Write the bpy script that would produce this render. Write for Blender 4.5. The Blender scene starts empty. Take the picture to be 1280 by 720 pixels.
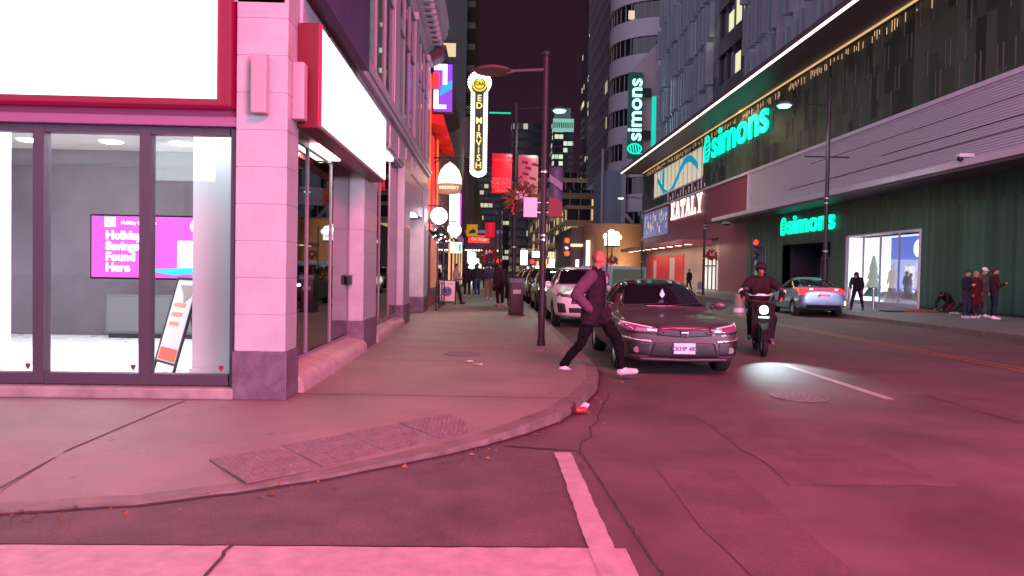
import bpy, bmesh, math, random
from mathutils import Vector, Matrix, Euler
from mathutils.bvhtree import BVHTree
R = math.radians
PI = math.pi
rnd = random.Random(7)
sc = bpy.context.scene
col = sc.collection
# ---------------------------------------------------------------- camera, world, lights, exposure
cd = bpy.data.cameras.new('camera'); cam = bpy.data.objects.new('camera', cd); col.objects.link(cam)
cd.sensor_width = 36; cd.lens = 26.0; cd.clip_start = 0.05; cd.clip_end = 3000
CAMM = Matrix.Rotation(R(-1.76), 3, 'Z') @ Matrix.Rotation(R(90-1.33), 3, 'X') @ Matrix.Rotation(R(1.0), 3, 'Z')
cam.matrix_world = Matrix.Translation((0, 0, 1.5)) @ CAMM.to_4x4()
sc.camera = cam
def at(px, py, Y):
    d = CAMM @ Vector(((px-640)/925, (360-py)/925, -1))
    return Vector((0, 0, 1.5)) + d*(Y/d.y)
sc.view_settings.view_transform = 'Standard'; sc.view_settings.look = 'None'
sc.view_settings.exposure = 0.0; sc.view_settings.gamma = 1
sc.render.resolution_x = 1024; sc.render.resolution_y = 576
sc.cycles.use_denoising = True; sc.cycles.max_bounces = 6; sc.cycles.diffuse_bounces = 3
sc.cycles.glossy_bounces = 3; sc.cycles.transparent_max_bounces = 12
sc.cycles.sample_clamp_indirect = 4; sc.cycles.caustics_reflective = False; sc.cycles.caustics_refractive = False
world = bpy.data.worlds.new('World'); sc.world = world; world.use_nodes = True
wn = world.node_tree.nodes; wl = world.node_tree.links
bg = wn['Background']; bg.inputs['Strength'].default_value = 1.0
tc = wn.new('ShaderNodeTexCoord'); sx = wn.new('ShaderNodeSeparateXYZ'); cr = wn.new('ShaderNodeValToRGB')
wl.new(tc.outputs['Generated'], sx.inputs[0]); wl.new(sx.outputs['Z'], cr.inputs[0]); wl.new(cr.outputs[0], bg.inputs[0])
cr.color_ramp.elements[0].position = 0.0; cr.color_ramp.elements[0].color = (.034, .014, .026, 1)   # city glow near the horizon
cr.color_ramp.elements[1].position = 0.6; cr.color_ramp.elements[1].color = (.013, .0045, .007, 1)
def lamp(name, kind, loc, energy, color, target=None, rot=None, **kw):
    l = bpy.data.lights.new(name, kind); l.energy = energy; l.color = color
    for k, v in kw.items(): setattr(l, k, v)
    o = bpy.data.objects.new(name, l); col.objects.link(o); o.location = loc
    if target is not None: o.rotation_euler = (Vector(target)-Vector(loc)).to_track_quat('-Z', 'Y').to_euler()
    return o
# the pooled light of a night-time square behind the photographer: broad pale glow, the big pink video screens, and an added pale fill
lamp('square_glow', 'SUN', (0, 0, 60), 2.7, (.80, .76, 1.0), target=(100, 90, 60-12), angle=R(125))
lamp('pink_screen_light', 'AREA', (6, -5, 12), 6700, (1.0, .045, .19), target=(1.8, 7.5, 0), shape='RECTANGLE', size=7, size_y=4)
lamp('pale_fill_light', 'AREA', (15, -16, 4.2), 7200, (.95, .70, 1.0), target=(-3, 14, 5), shape='RECTANGLE', size=9, size_y=5)  # unseen fill added to whiten the stone of the left building

# ---------------------------------------------------------------- materials
MATS = {}
def mat(name, c=(.5, .5, .5), rough=.6, metal=0, emit=None, es=0, var=0, vs=4, bump=0, bs=40, spec=.5, coat=0, spots=0, fine=0):
    if name in MATS: return MATS[name]
    m = bpy.data.materials.new(name); m.use_nodes = True; nt = m.node_tree; p = nt.nodes['Principled BSDF']
    p.inputs['Base Color'].default_value = (*c, 1); p.inputs['Roughness'].default_value = rough
    p.inputs['Metallic'].default_value = metal; p.inputs['Specular IOR Level'].default_value = spec
    p.inputs['Coat Weight'].default_value = coat
    if emit: p.inputs['Emission Color'].default_value = (*emit, 1); p.inputs['Emission Strength'].default_value = es
    if var or bump: co = nt.nodes.new('ShaderNodeTexCoord').outputs['Object']
    if var:
        n = nt.nodes.new('ShaderNodeTexNoise'); n.inputs['Scale'].default_value = vs; n.inputs['Detail'].default_value = 7
        n.inputs['Roughness'].default_value = .65
        nt.links.new(co, n.inputs['Vector'])
        r = nt.nodes.new('ShaderNodeMapRange'); r.inputs['From Min'].default_value = .3; r.inputs['From Max'].default_value = .7
        r.inputs['To Min'].default_value = 1-var; r.inputs['To Max'].default_value = 1+var
        nt.links.new(n.outputs['Fac'], r.inputs['Value'])
        mx = nt.nodes.new('ShaderNodeVectorMath'); mx.operation = 'SCALE'; mx.inputs[0].default_value = c
        nt.links.new(r.outputs[0], mx.inputs['Scale']); out_ = mx.outputs[0]
        if fine:
            f1 = nt.nodes.new('ShaderNodeTexNoise'); f1.inputs['Scale'].default_value = 160; f1.inputs['Detail'].default_value = 2; nt.links.new(co, f1.inputs['Vector'])
            f2 = nt.nodes.new('ShaderNodeMapRange'); f2.inputs['From Min'].default_value = .35; f2.inputs['From Max'].default_value = .65; f2.inputs['To Min'].default_value = 1-fine; f2.inputs['To Max'].default_value = 1+fine; nt.links.new(f1.outputs['Fac'], f2.inputs['Value'])
            f3 = nt.nodes.new('ShaderNodeVectorMath'); f3.operation = 'SCALE'; nt.links.new(out_, f3.inputs[0]); nt.links.new(f2.outputs[0], f3.inputs['Scale']); out_ = f3.outputs[0]
        if spots:
            f1 = nt.nodes.new('ShaderNodeTexVoronoi'); f1.inputs['Scale'].default_value = spots; nt.links.new(co, f1.inputs['Vector'])
            f2 = nt.nodes.new('ShaderNodeMapRange'); f2.inputs['From Min'].default_value = .05; f2.inputs['From Max'].default_value = .09; f2.inputs['To Min'].default_value = .62; f2.inputs['To Max'].default_value = 1; nt.links.new(f1.outputs['Distance'], f2.inputs['Value'])
            f3 = nt.nodes.new('ShaderNodeVectorMath'); f3.operation = 'SCALE'; nt.links.new(out_, f3.inputs[0]); nt.links.new(f2.outputs[0], f3.inputs['Scale']); out_ = f3.outputs[0]
        nt.links.new(out_, p.inputs['Base Color'])
        r2 = nt.nodes.new('ShaderNodeMapRange'); r2.inputs['To Min'].default_value = max(.03, rough-.15); r2.inputs['To Max'].default_value = min(1, rough+.15)
        nt.links.new(n.outputs['Fac'], r2.inputs['Value']); nt.links.new(r2.outputs[0], p.inputs['Roughness'])
    if bump:
        b = nt.nodes.new('ShaderNodeTexNoise'); b.inputs['Scale'].default_value = bs; b.inputs['Detail'].default_value = 5
        nt.links.new(co, b.inputs['Vector'])
        bb = nt.nodes.new('ShaderNodeBump'); bb.inputs['Strength'].default_value = bump; bb.inputs['Distance'].default_value = .02
        nt.links.new(b.outputs['Fac'], bb.inputs['Height']); nt.links.new(bb.outputs[0], p.inputs['Normal'])
    MATS[name] = m; return m
def glow(name, c, s):
    if name in MATS: return MATS[name]
    m = mat(name, tuple(min(.8, v) for v in c), .5, emit=c, es=s); return m
def glass(name, tint=(.95, .97, .97), refl=.07, rough=.02):
    if name in MATS: return MATS[name]
    m = bpy.data.materials.new(name); m.use_nodes = True; nt = m.node_tree; nt.nodes.clear()
    o = nt.nodes.new('ShaderNodeOutputMaterial'); t = nt.nodes.new('ShaderNodeBsdfTransparent'); g = nt.nodes.new('ShaderNodeBsdfGlossy')
    t.inputs[0].default_value = (*tint, 1); g.inputs['Roughness'].default_value = rough
    f = nt.nodes.new('ShaderNodeLayerWeight'); f.inputs['Blend'].default_value = .25
    a = nt.nodes.new('ShaderNodeMapRange'); a.inputs['To Min'].default_value = refl; a.inputs['To Max'].default_value = min(1, refl+.6)
    nt.links.new(f.outputs['Fresnel'], a.inputs['Value'])
    mx = nt.nodes.new('ShaderNodeMixShader'); nt.links.new(a.outputs[0], mx.inputs[0])
    nt.links.new(t.outputs[0], mx.inputs[1]); nt.links.new(g.outputs[0], mx.inputs[2]); nt.links.new(mx.outputs[0], o.inputs[0])
    MATS[name] = m; return m
def panelmat(name, c, cell, var=.5, rough=.2, metal=0, tilt=.02, spec=.6, stagger=True, grow=0.0):
    """cladding made of separate panels: each panel has its own tone and a very slightly different tilt"""
    if name in MATS: return MATS[name]
    m = bpy.data.materials.new(name); m.use_nodes = True; nt = m.node_tree; p = nt.nodes['Principled BSDF']; L = nt.links.new
    N = nt.nodes.new
    co = N('ShaderNodeTexCoord').outputs['Object']; s = N('ShaderNodeSeparateXYZ'); L(co, s.inputs[0])
    def mth(op, a, b=None):
        n = N('ShaderNodeMath'); n.operation = op
        for i, v in enumerate((a, b)):
            if v is None: continue
            if isinstance(v, (int, float)): n.inputs[i].default_value = v
            else: L(v, n.inputs[i])
        return n.outputs[0]
    h = mth('ADD', s.outputs['X'], s.outputs['Y'])
    u = mth('FLOOR', mth('DIVIDE', h, cell[0]))
    off = mth('MULTIPLY', mth('SINE', mth('MULTIPLY', u, 12.9898)), cell[1]*(.5 if stagger else 0))
    v = mth('FLOOR', mth('DIVIDE', mth('ADD', s.outputs['Z'], off), cell[1]))
    cmb = N('ShaderNodeCombineXYZ'); L(u, cmb.inputs[0]); L(v, cmb.inputs[1])
    w = N('ShaderNodeTexWhiteNoise'); w.noise_dimensions = '2D'; L(cmb.outputs[0], w.inputs['Vector'])
    r = N('ShaderNodeMapRange'); r.inputs['To Min'].default_value = 1-var; r.inputs['To Max'].default_value = 1+var; L(w.outputs['Value'], r.inputs['Value'])
    mx = N('ShaderNodeVectorMath'); mx.operation = 'SCALE'; mx.inputs[0].default_value = c; L(r.outputs[0], mx.inputs['Scale']); L(mx.outputs[0], p.inputs['Base Color'])
    p.inputs['Roughness'].default_value = rough; p.inputs['Metallic'].default_value = metal; p.inputs['Specular IOR Level'].default_value = spec
    g = N('ShaderNodeNewGeometry'); sub = N('ShaderNodeVectorMath'); sub.operation = 'SUBTRACT'; L(w.outputs['Color'], sub.inputs[0]); sub.inputs[1].default_value = (.5, .5, .5)
    sl = N('ShaderNodeVectorMath'); sl.operation = 'SCALE'; sl.inputs['Scale'].default_value = tilt; L(sub.outputs[0], sl.inputs[0])
    ad = N('ShaderNodeVectorMath'); ad.operation = 'ADD'; L(g.outputs['Normal'], ad.inputs[0]); L(sl.outputs[0], ad.inputs[1])
    nm = N('ShaderNodeVectorMath'); nm.operation = 'NORMALIZE'; L(ad.outputs[0], nm.inputs[0]); L(nm.outputs[0], p.inputs['Normal'])
    MATS[name] = m; return m

# ---------------------------------------------------------------- mesh helpers
class MB:
    def __init__(s): s.v = []; s.f = []; s.mi = []; s.cur = 0
    def add(s, vs, fs):
        n = len(s.v); s.v += [tuple(v) for v in vs]; s.f += [tuple(i+n for i in f) for f in fs]; s.mi += [s.cur]*len(fs); return s
    def box(s, x0, x1, y0, y1, z0, z1, M=None):
        vs = [Vector((x, y, z)) for z in (z0, z1) for y in (y0, y1) for x in (x0, x1)]
        if M is not None: vs = [M @ v for v in vs]
        return s.add(vs, [(0, 2, 3, 1), (4, 5, 7, 6), (0, 1, 5, 4), (2, 6, 7, 3), (0, 4, 6, 2), (1, 3, 7, 5)])
    def bbox(s, x0, x1, y0, y1, z0, z1, b=.01, M=None):
        """box with chamfered edges"""
        bm = bmesh.new(); bmesh.ops.create_cube(bm, size=1)
        for v in bm.verts: v.co = Vector(((x0+x1)/2+v.co.x*(x1-x0), (y0+y1)/2+v.co.y*(y1-y0), (z0+z1)/2+v.co.z*(z1-z0)))
        bmesh.ops.bevel(bm, geom=list(bm.edges), offset=b, segments=2, profile=.6, affect='EDGES')
        bm.verts.index_update()
        vs = [(M @ v.co) if M is not None else v.co.copy() for v in bm.verts]; fs = [[v.index for v in f.verts] for f in bm.faces]
        bm.free(); return s.add(vs, fs)
    def prism(s, poly, axis, a, b, M=None):
        """poly in the plane across axis: x->(y,z) y->(x,z) z->(x,y)"""
        def P(p, t): return Vector({'x': (t, p[0], p[1]), 'y': (p[0], t, p[1]), 'z': (p[0], p[1], t)}[axis])
        n = len(poly); vs = [P(p, a) for p in poly]+[P(p, b) for p in poly]
        if M is not None: vs = [M @ v for v in vs]
        return s.add(vs, [tuple(range(n))[::-1], tuple(range(n, 2*n))]+[(i, (i+1) % n, n+(i+1) % n, n+i) for i in range(n)])
    def quad(s, *p): return s.add(p, [tuple(range(len(p)))])
    def cone(s, p0, p1, r0, r1, n=12, caps=True):
        p0 = Vector(p0); p1 = Vector(p1); d = p1-p0
        if d.length < 1e-7: return s
        q = d.to_track_quat('Z', 'Y'); vs = []
        for p, r in ((p0, r0), (p1, r1)):
            vs += [p+q @ Vector((r*math.cos(2*PI*i/n), r*math.sin(2*PI*i/n), 0)) for i in range(n)]
        fs = [(i, (i+1) % n, n+(i+1) % n, n+i) for i in range(n)]
        if caps: fs += [tuple(range(n))[::-1], tuple(range(n, 2*n))]
        return s.add(vs, fs)
    def tube(s, pts, r, n=8):
        for a, b in zip(pts, pts[1:]): s.cone(a, b, r, r, n)
        return s
    def lathe(s, prof, c=(0, 0, 0), axis='z', n=24, M=None):
        vs = []
        for r, t in prof:
            for i in range(n):
                a = 2*PI*i/n; x, y = r*math.cos(a), r*math.sin(a)
                v = Vector({'z': (x, y, t), 'x': (t, x, y), 'y': (x, t, y)}[axis])+Vector(c)
                vs.append(M @ v if M is not None else v)
        k = len(prof)
        fs = [(j*n+i, j*n+(i+1) % n, (j+1)*n+(i+1) % n, (j+1)*n+i) for j in range(k-1) for i in range(n)]
        return s.add(vs, fs)
    def ball(s, c, r, seg=12):
        r = (r, r, r) if isinstance(r, (int, float)) else r
        vs = []; k = seg//2
        for j in range(k+1):
            th = PI*j/k
            for i in range(seg):
                a = 2*PI*i/seg; vs.append((c[0]+r[0]*math.sin(th)*math.cos(a), c[1]+r[1]*math.sin(th)*math.sin(a), c[2]+r[2]*math.cos(th)))
        return s.add(vs, [(j*seg+i, j*seg+(i+1) % seg, (j+1)*seg+(i+1) % seg, (j+1)*seg+i) for j in range(k) for i in range(seg)])
    def build(s, name, m, parent=None, smooth=False, loc=None, rot=None):
        me = bpy.data.meshes.new(name); me.from_pydata(s.v, [], s.f)
        for x in (m if isinstance(m, (list, tuple)) else [m]): me.materials.append(x)
        if any(s.mi): me.polygons.foreach_set('material_index', s.mi)
        bm = bmesh.new(); bm.from_mesh(me); bmesh.ops.remove_doubles(bm, verts=bm.verts, dist=1e-5)
        bmesh.ops.recalc_face_normals(bm, faces=bm.faces); bm.to_mesh(me); bm.free()
        if smooth:
            me.polygons.foreach_set('use_smooth', [True]*len(me.polygons))
            try: me.set_sharp_from_angle(angle=R(42))
            except Exception: pass
        me.update()
        o = bpy.data.objects.new(name, me); col.objects.link(o)
        if parent is not None: o.parent = parent
        if loc is not None: o.location = loc
        if rot is not None: o.rotation_euler = rot
        return o
def tag(o, label=None, cat=None, group=None, kind=None):
    for k, v in (('label', label), ('category', cat), ('group', group), ('kind', kind)):
        if v: o[k] = v
    return o
def thing(name, label, cat, loc=(0, 0, 0), rz=0, group=None):
    o = bpy.data.objects.new(name, None); col.objects.link(o); o.location = loc; o.rotation_euler = (0, 0, rz); o.empty_display_size = .2
    return tag(o, label, cat, group)
def struct(name, mb, m, **k): return tag(mb.build(name, m, **k), kind='structure')
def dup(o, loc=None, rz=None, label=None, group=None, scale=None, parent=None):
    r = o.copy(); col.objects.link(r)
    if parent is not None: r.parent = parent
    if loc is not None: r.location = loc
    if rz is not None: r.rotation_euler = (0, 0, rz)
    if scale is not None: r.scale = (scale,)*3
    if label: r['label'] = label
    if group: r['group'] = group
    for ch in list(o.children): dup(ch, parent=r)
    return r
def text(s, size, m, parent, loc, rot, ext=.02, bold=0, name='lettering', align='CENTER', sx=1, sp=1):
    c = bpy.data.curves.new(name, 'FONT'); c.body = s; c.size = size; c.extrude = ext; c.offset = bold; c.align_x = align; c.align_y = 'CENTER'
    c.space_character = sp; c.resolution_u = 3
    c.materials.append(m); tmp = bpy.data.objects.new(name, c); me = bpy.data.meshes.new_from_object(tmp); bpy.data.objects.remove(tmp)
    t = bpy.data.objects.new(name, me); col.objects.link(t); t.location = loc; t.rotation_euler = rot; t.scale = (sx, 1, 1)
    if parent is not None: t.parent = parent
    return t
def bulbs(pts, r, m, parent, name='bulb'):
    b = MB(); b.ball((0, 0, 0), r, 6); o0 = None
    for p in pts:
        if o0 is None: o0 = b.build(name, m, parent, True); o = o0
        else: o = o0.copy(); col.objects.link(o); o.parent = parent
        o.location = p
FRONT = (R(90), 0, 0); FACEW = (R(90), 0, R(-90)); FACEE = (R(90), 0, R(90))
def baked(o, parent=None, smooth=True):
    """freeze the modifiers of o into its mesh"""
    bpy.context.view_layer.update(); dg = bpy.context.evaluated_depsgraph_get()
    me = bpy.data.meshes.new_from_object(o.evaluated_get(dg)); o.modifiers.clear(); old = o.data; o.data = me
    if smooth: me.polygons.foreach_set('use_smooth', [True]*len(me.polygons))
    bpy.data.meshes.remove(old)
    return o

# ---------------------------------------------------------------- people
def blob(name, shapes, m, parent, vox=.012, sm=3, vary=0):
    b = MB()
    for s in shapes:
        if s[0] == 'c':
            p0, p1, r0, r1 = Vector(s[1]), Vector(s[2]), s[3], s[4]
            b.cone(p0, p1, r0, r1, 14); b.ball(p0, r0, 12); b.ball(p1, r1, 12)
        elif s[0] == 'e': b.ball(s[1], s[2], 16)
        elif s[0] == 'b': b.box(*s[1])
    me = bpy.data.meshes.new(name); me.from_pydata(b.v, [], b.f); me.materials.append(m)
    bm = bmesh.new(); bm.from_mesh(me); bmesh.ops.remove_doubles(bm, verts=bm.verts, dist=1e-5); bmesh.ops.recalc_face_normals(bm, faces=bm.faces); bm.to_mesh(me); bm.free()
    o = bpy.data.objects.new(name, me); col.objects.link(o)
    r = o.modifiers.new('r', 'REMESH'); r.mode = 'VOXEL'; r.voxel_size = vox
    s = o.modifiers.new('s', 'SMOOTH'); s.iterations = sm; s.factor = .5
    if vary:
        t = bpy.data.textures.get('cloth_folds') or bpy.data.textures.new('cloth_folds', 'CLOUDS'); t.noise_scale = .12
        d = o.modifiers.new('d', 'DISPLACE'); d.texture = t; d.strength = vary; d.mid_level = .5
    baked(o); o.parent = parent
    return o
STAND = dict(pel=(0, 0, .95), chest=(0, 0, 1.30), neck=(0, .01, 1.48), head=(0, -.02, 1.635),
    shR=(-.17, 0, 1.41), elR=(-.23, .04, 1.14), wrR=(-.23, -.05, .90), shL=(.17, 0, 1.41), elL=(.23, .04, 1.14), wrL=(.23, -.05, .90),
    hipR=(-.085, 0, .9), knR=(-.10, -.02, .5), anR=(-.10, .03, .09), hipL=(.085, 0, .9), knL=(.10, -.02, .5), anL=(.10, .03, .09),
    toeR=(-.115, -.14, .035), toeL=(.115, -.14, .035))
def hand(el, wr, pocket=False, fwd=None, r=.0095):
    """palm, four unequal bent fingers and a thumb leaving the side of the palm"""
    el, wr = Vector(el), Vector(wr); d = (wr-el).normalized()
    if fwd is not None: d = Vector(fwd).normalized()
    side = d.cross(Vector((1, 0, 0)));
    if side.length < .3: side = d.cross(Vector((0, 1, 0)))
    side.normalize(); nrm = d.cross(side).normalized()
    S = [('c', wr, wr+d*.05, .026, .03), ('c', wr+d*.03-side*.018, wr+d*.085-side*.026, .02, .014), ('c', wr+d*.03+side*.018, wr+d*.085+side*.026, .02, .014)]
    for k, L in enumerate((.068, .08, .075, .058)):
        b = wr+d*.085+side*((k-1.5)*.020); m = b+d*L*.5+nrm*.006; t = m+d*L*.32+nrm*L*.33
        S += [('c', b, m, r, r*.92), ('c', m, t, r*.92, r*.8)]
    b = wr+d*.03-side*.03; m = b-side*.03+d*.025+nrm*.01; S += [('c', b, m, r*1.3, r*1.05), ('c', m, m+d*.03+nrm*.006, r*1.05, r*.85)]
    return S
def person(loc, rz, label, pose=None, h=1.75, skin=(.45, .24, .16), top=(.03, .03, .035), legs=(.02, .02, .03), shoe=(.5, .5, .5),
           hair=(.02, .015, .012), bald=False, cap=None, hood=False, long=0.0, bulk=1.0, vox=.014, hands=True, group=None, extra=None, cat='person', fold=.025):
    P = dict(STAND); P.update(pose or {}); P = {k: Vector(v) for k, v in P.items()}
    t = thing('person', label, cat, loc, rz, group); t.scale = (h/1.75,)*3
    key = lambda c: '%d_%d_%d' % tuple(int(v*255) for v in c)
    ms = mat('skin_'+key(skin), skin, .55, spec=.4); mt = mat('cloth_'+key(top), top, .8, var=.25, vs=9, bump=.3, bs=60, spec=.2)
    ml = mat('cloth_'+key(legs), legs, .85, var=.2, vs=9, bump=.3, bs=60, spec=.15); mh = mat('hair_'+key(hair), hair, .6)
    msh = mat('shoe_'+key(shoe), shoe, .5)
    H = P['head']; N = P['neck']; up = (H-N).normalized(); fw = P.get('face', Vector((0, -1, 0))); fw = (fw-up*fw.dot(up)).normalized(); sd = fw.cross(up)
    S = [('e', H+up*.02, (.076, .093, .10)), ('c', H-up*.01+fw*.02, H-up*.075+fw*.045, .066, .036), ('c', N-up*.03, H-up*.04, .055, .052),
         ('c', H+fw*.088-up*.002, H+fw*.108-up*.028, .010, .016), ('c', H+fw*.088-up*.058-sd*.02, H+fw*.088-up*.058+sd*.02, .009, .009),
         ('c', H+fw*.085+up*.022-sd*.045, H+fw*.088+up*.022+sd*.045, .012, .012)]
    for e in (-1, 1): S += [('c', H+sd*e*.078+up*.012-fw*.008, H+sd*e*.084-up*.028-fw*.002, .014, .010)]
    for q in 'RL':
        S += [('c', P['sh'+q], P['el'+q], .045, .036), ('c', P['el'+q], P['wr'+q], .036, .025), ('c', P['hip'+q], P['kn'+q], .075, .05), ('c', P['kn'+q], P['an'+q], .05, .034),
              ('c', P['an'+q]-Vector((0, 0, .03)), P['toe'+q], .035, .026), ('c', N-up*.04, P['sh'+q], .05, .045)]
        if hands: S += hand(P['el'+q], P['wr'+q])
    S += [('c', P['pel'], P['chest'], .085, .09), ('c', P['chest'], N-up*.03, .085, .05), ('c', P['hipR'], P['hipL'], .07, .07)]
    body = blob('body', S, ms, t, vox, 2)
    eb = MB(); ew = MB()
    for e in (-1, 1):
        c = H+fw*.086+sd*e*.031+up*.006; ew.ball(c, .012, 8); eb.ball(c+fw*.008, .006, 6)
    ew.build('eye_white', mat('eye_white', (.6, .58, .55), .3), body, True); eb.build('iris', mat('iris', (.03, .02, .015), .2), body, True)
    # jacket
    b = bulk; k = P['pel']; c = P['chest']; J = []
    for o2, rr in ((-1, .0), (1, .0)):
        J += [('c', k+Vector((o2*.055, 0, .02)), c+Vector((o2*.075, 0, .0)), .115*b, .125*b), ('c', c+Vector((o2*.075, 0, 0)), c+(N-c)*.62+Vector((o2*.07, 0, 0)), .122*b, .082*b)]
    J += [('c', N-up*.06, N+up*.005, .085, .078)]
    for q in 'RL':
        J += [('c', P['sh'+q], P['el'+q], .078*b, .063*b), ('c', P['el'+q], P['wr'+q], .062*b, .047*b), ('c', N-up*.05, P['sh'+q], .07*b, .075*b)]
        if long:
            J += [('c', P['hip'+q]+Vector((0, 0, .05)), P['hip'+q]+(P['kn'+q]-P['hip'+q])*long, .125*b, .12*b)]
    if hood: J += [('e', H+up*.02-fw*.025, (.105, .112, .13)), ('c', H-fw*.05-up*.06, N-fw*.05, .09, .1)]
    blob('jacket', J, mt, t, vox, 3, fold)
    T = [('c', P['hipR']+Vector((0, 0, .03)), P['hipL']+Vector((0, 0, .03)), .112, .112)]
    for q in 'RL':
        T += [('c', P['hip'+q], P['kn'+q], .10*b**.5, .073*b**.5), ('c', P['kn'+q], P['an'+q]+Vector((0, 0, .03)), .071*b**.5, .052)]
    blob('trousers', T, ml, t, vox, 3, fold)
    for q in 'RL':
        a, o = P['an'+q], P['toe'+q]; dr = (o-a); dr.z = 0; dr = dr.normalized() if dr.length > .02 else Vector((0, -1, 0))
        sh = MB(); hz = a-dr*.03
        blob('shoe', [('c', a-Vector((0, 0, .035)), o+dr*.01, .055, .040), ('c', hz-Vector((0, 0, .045)), a-Vector((0, 0, .045)), .046, .048), ('c', a+Vector((0, 0, .02)), a-Vector((0, 0, .03)), .048, .054)], msh, t, .012, 2)
    if not hood:
        if bald: blob('hair', [('e', H+up*.022-fw*.022, (.077, .080, .092))], mh, t, .012, 2)
        else: blob('hair', [('e', H+up*.037-fw*.018, (.086, .094, .098)), ('c', H-fw*.06-up*.01, H-fw*.055-up*.05, .05, .045)], mh, t, .012, 2)
    if cap:
        cm = mat('cap_'+key(cap), cap, .7); hb = blob('cap', [('e', H+up*.055-fw*.01, (.088, .098, .085)), ('c', H+fw*.07+up*.06-sd*.03, H+fw*.145+up*.048-sd*.02, .014, .01), ('c', H+fw*.07+up*.06+sd*.03, H+fw*.145+up*.048+sd*.02, .014, .01)], cm, t, .010, 2)
    if extra: extra(t, P)
    return t
# ---------------------------------------------------------------- shared materials
asphalt = mat('asphalt', (.13, .10, .10), .66, var=.38, vs=.8, bump=.6, bs=140, spec=.4, fine=.3)
asphalt2 = mat('asphalt_patch', (.115, .092, .095), .7, var=.35, vs=1.9, bump=.6, bs=120, fine=.3)
concrete = mat('pavement_concrete', (.225, .195, .18), .55, var=.26, vs=.9, bump=.3, bs=90, spots=2.2, fine=.14)
kerbm = mat('kerb_concrete', (.17, .145, .135), .6, var=.35, vs=5, bump=.4, bs=50)
jointm = mat('joint_dirt', (.06, .05, .05), .9)
paint = mat('road_paint', (.40, .39, .38), .6, var=.22, vs=7, bump=.3, bs=90)
ypaint = mat('yellow_road_paint', (.32, .17, .04), .6, var=.4, vs=5)
stone = mat('glazed_stone', (.44, .45, .49), .35, var=.13, vs=2.2, bump=.12, bs=24, fine=.08)
plinthm = mat('dark_stone', (.13, .10, .14), .5, var=.4, vs=6)
darkframe = mat('dark_window_frame', (.085, .065, .095), .4, metal=.3)
frame_metal = mat('bronze_frame', (.24, .21, .24), .45, metal=.1)
black = mat('black_metal', (.015, .015, .017), .45)
rubber = mat('rubber', (.012, .012, .012), .85)
chrome = mat('chrome', (.75, .75, .78), .12, metal=1)
white = mat('white_paint', (.75, .75, .75), .5)
alum = mat('brushed_aluminium', (.55, .55, .58), .35, metal=.9)
clear = glass('shop_glass', refl=.005)
mirror_glass = glass('street_window_glass', (.62, .68, .70), .45, .015)
darkglass = mat('dark_glass', (.012, .014, .018), .06, spec=.9)

# ---------------------------------------------------------------- setting: road, pavements, markings
b = MB(); b.quad((-250, -80, 0), (300, -80, 0), (300, 900, 0), (-250, 900, 0)); struct('road', b, asphalt)
def strip(pts, w, z, mb=None):
    """a flat ribbon of width w along pts"""
    mb = mb or MB(); n = len(pts); P = [Vector((p[0], p[1], 0)) for p in pts]; V = []
    for i in range(n):
        d = (P[min(i+1, n-1)]-P[max(i-1, 0)]).normalized(); s = Vector((-d.y, d.x, 0)); ww = w if isinstance(w, (int, float)) else w[i]
        for e in (-.5, .5):
            q = P[i]+s*ww*e; q.z = z if isinstance(z, (int, float)) else z[i]; V.append(q)
    return mb.add(V, [(2*i, 2*i+1, 2*i+3, 2*i+2) for i in range(n-1)])
def jitter(p0, p1, n, a, seed=1):
    r = random.Random(seed); return [(p0[0]+(p1[0]-p0[0])*i/n+r.uniform(-a, a), p0[1]+(p1[1]-p0[1])*i/n+r.uniform(-a, a)) for i in range(n+1)]
KERB = [(-70, 4.15, .02), (-9, 4.15, .02), (-6, 4.18, .02), (-4.4, 4.25, .02), (-2.93, 4.43, .022), (-2.2, 4.62, .022), (-1.65, 4.9, .022), (-1.0, 5.35, .03), (-.4, 5.88, .05), (.0, 6.3, .06), (.35, 6.75, .09), (.7, 7.3, .11),
        (.98, 7.95, .12), (1.22, 8.7, .12), (1.42, 9.5, .12), (1.54, 10.3, .12), (1.6, 11.2, .12), (1.62, 13, .12), (1.62, 230, .12)]
rk = random.Random(5); K2 = []
for i, (p, q) in enumerate(zip(KERB, KERB[1:])):
    n = 1 if i in (0, len(KERB)-2) else 5
    for k in range(n):
        t = k/n; K2.append(tuple(p[j]+(q[j]-p[j])*t+(rk.uniform(-.012, .012) if j < 2 and n > 1 else 0) for j in range(3)))
K2.append(KERB[-1])
def offs(d):
    out = []
    for i, p in enumerate(K2):
        a = Vector(K2[max(i-5, 0)][:2]); c = Vector(K2[min(i+5, len(K2)-1)][:2]); t = (c-a).normalized(); out.append((p[0]-t.y*d, p[1]+t.x*d))
    return out
o1 = offs(.16); o2 = offs(1.0)
b = MB(); n = len(K2)
vs = [(p[0], p[1], 0) for p in K2]+[(p[0], p[1], p[2]) for p in K2]+[(o1[i][0], o1[i][1], K2[i][2]+.004) for i in range(n)]
b.add(vs, [(i, i+1, n+i+1, n+i) for i in range(n-1)]+[(n+i, n+i+1, 2*n+i+1, 2*n+i) for i in range(n-1)])
struct('kerb', b, kerbm)
b = MB(); vs = [(o1[i][0], o1[i][1], K2[i][2]+.004) for i in range(n)]+[(o2[i][0], o2[i][1], .12) for i in range(n)]+[(-2.6, max(o2[i][1], 7.0) if i else 7.0, .12) for i in range(n)]
b.add(vs[:2*n], [(i, i+1, n+i+1, n+i) for i in range(n-1)])
b.add([(x, y, .12) for x, y in o2]+[(-2.5, 230, .12), (-2.5, 7.9, .12), (-70, 7.9, .12)], [tuple(range(n+3))])
struct('pavement', b, concrete)
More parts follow.
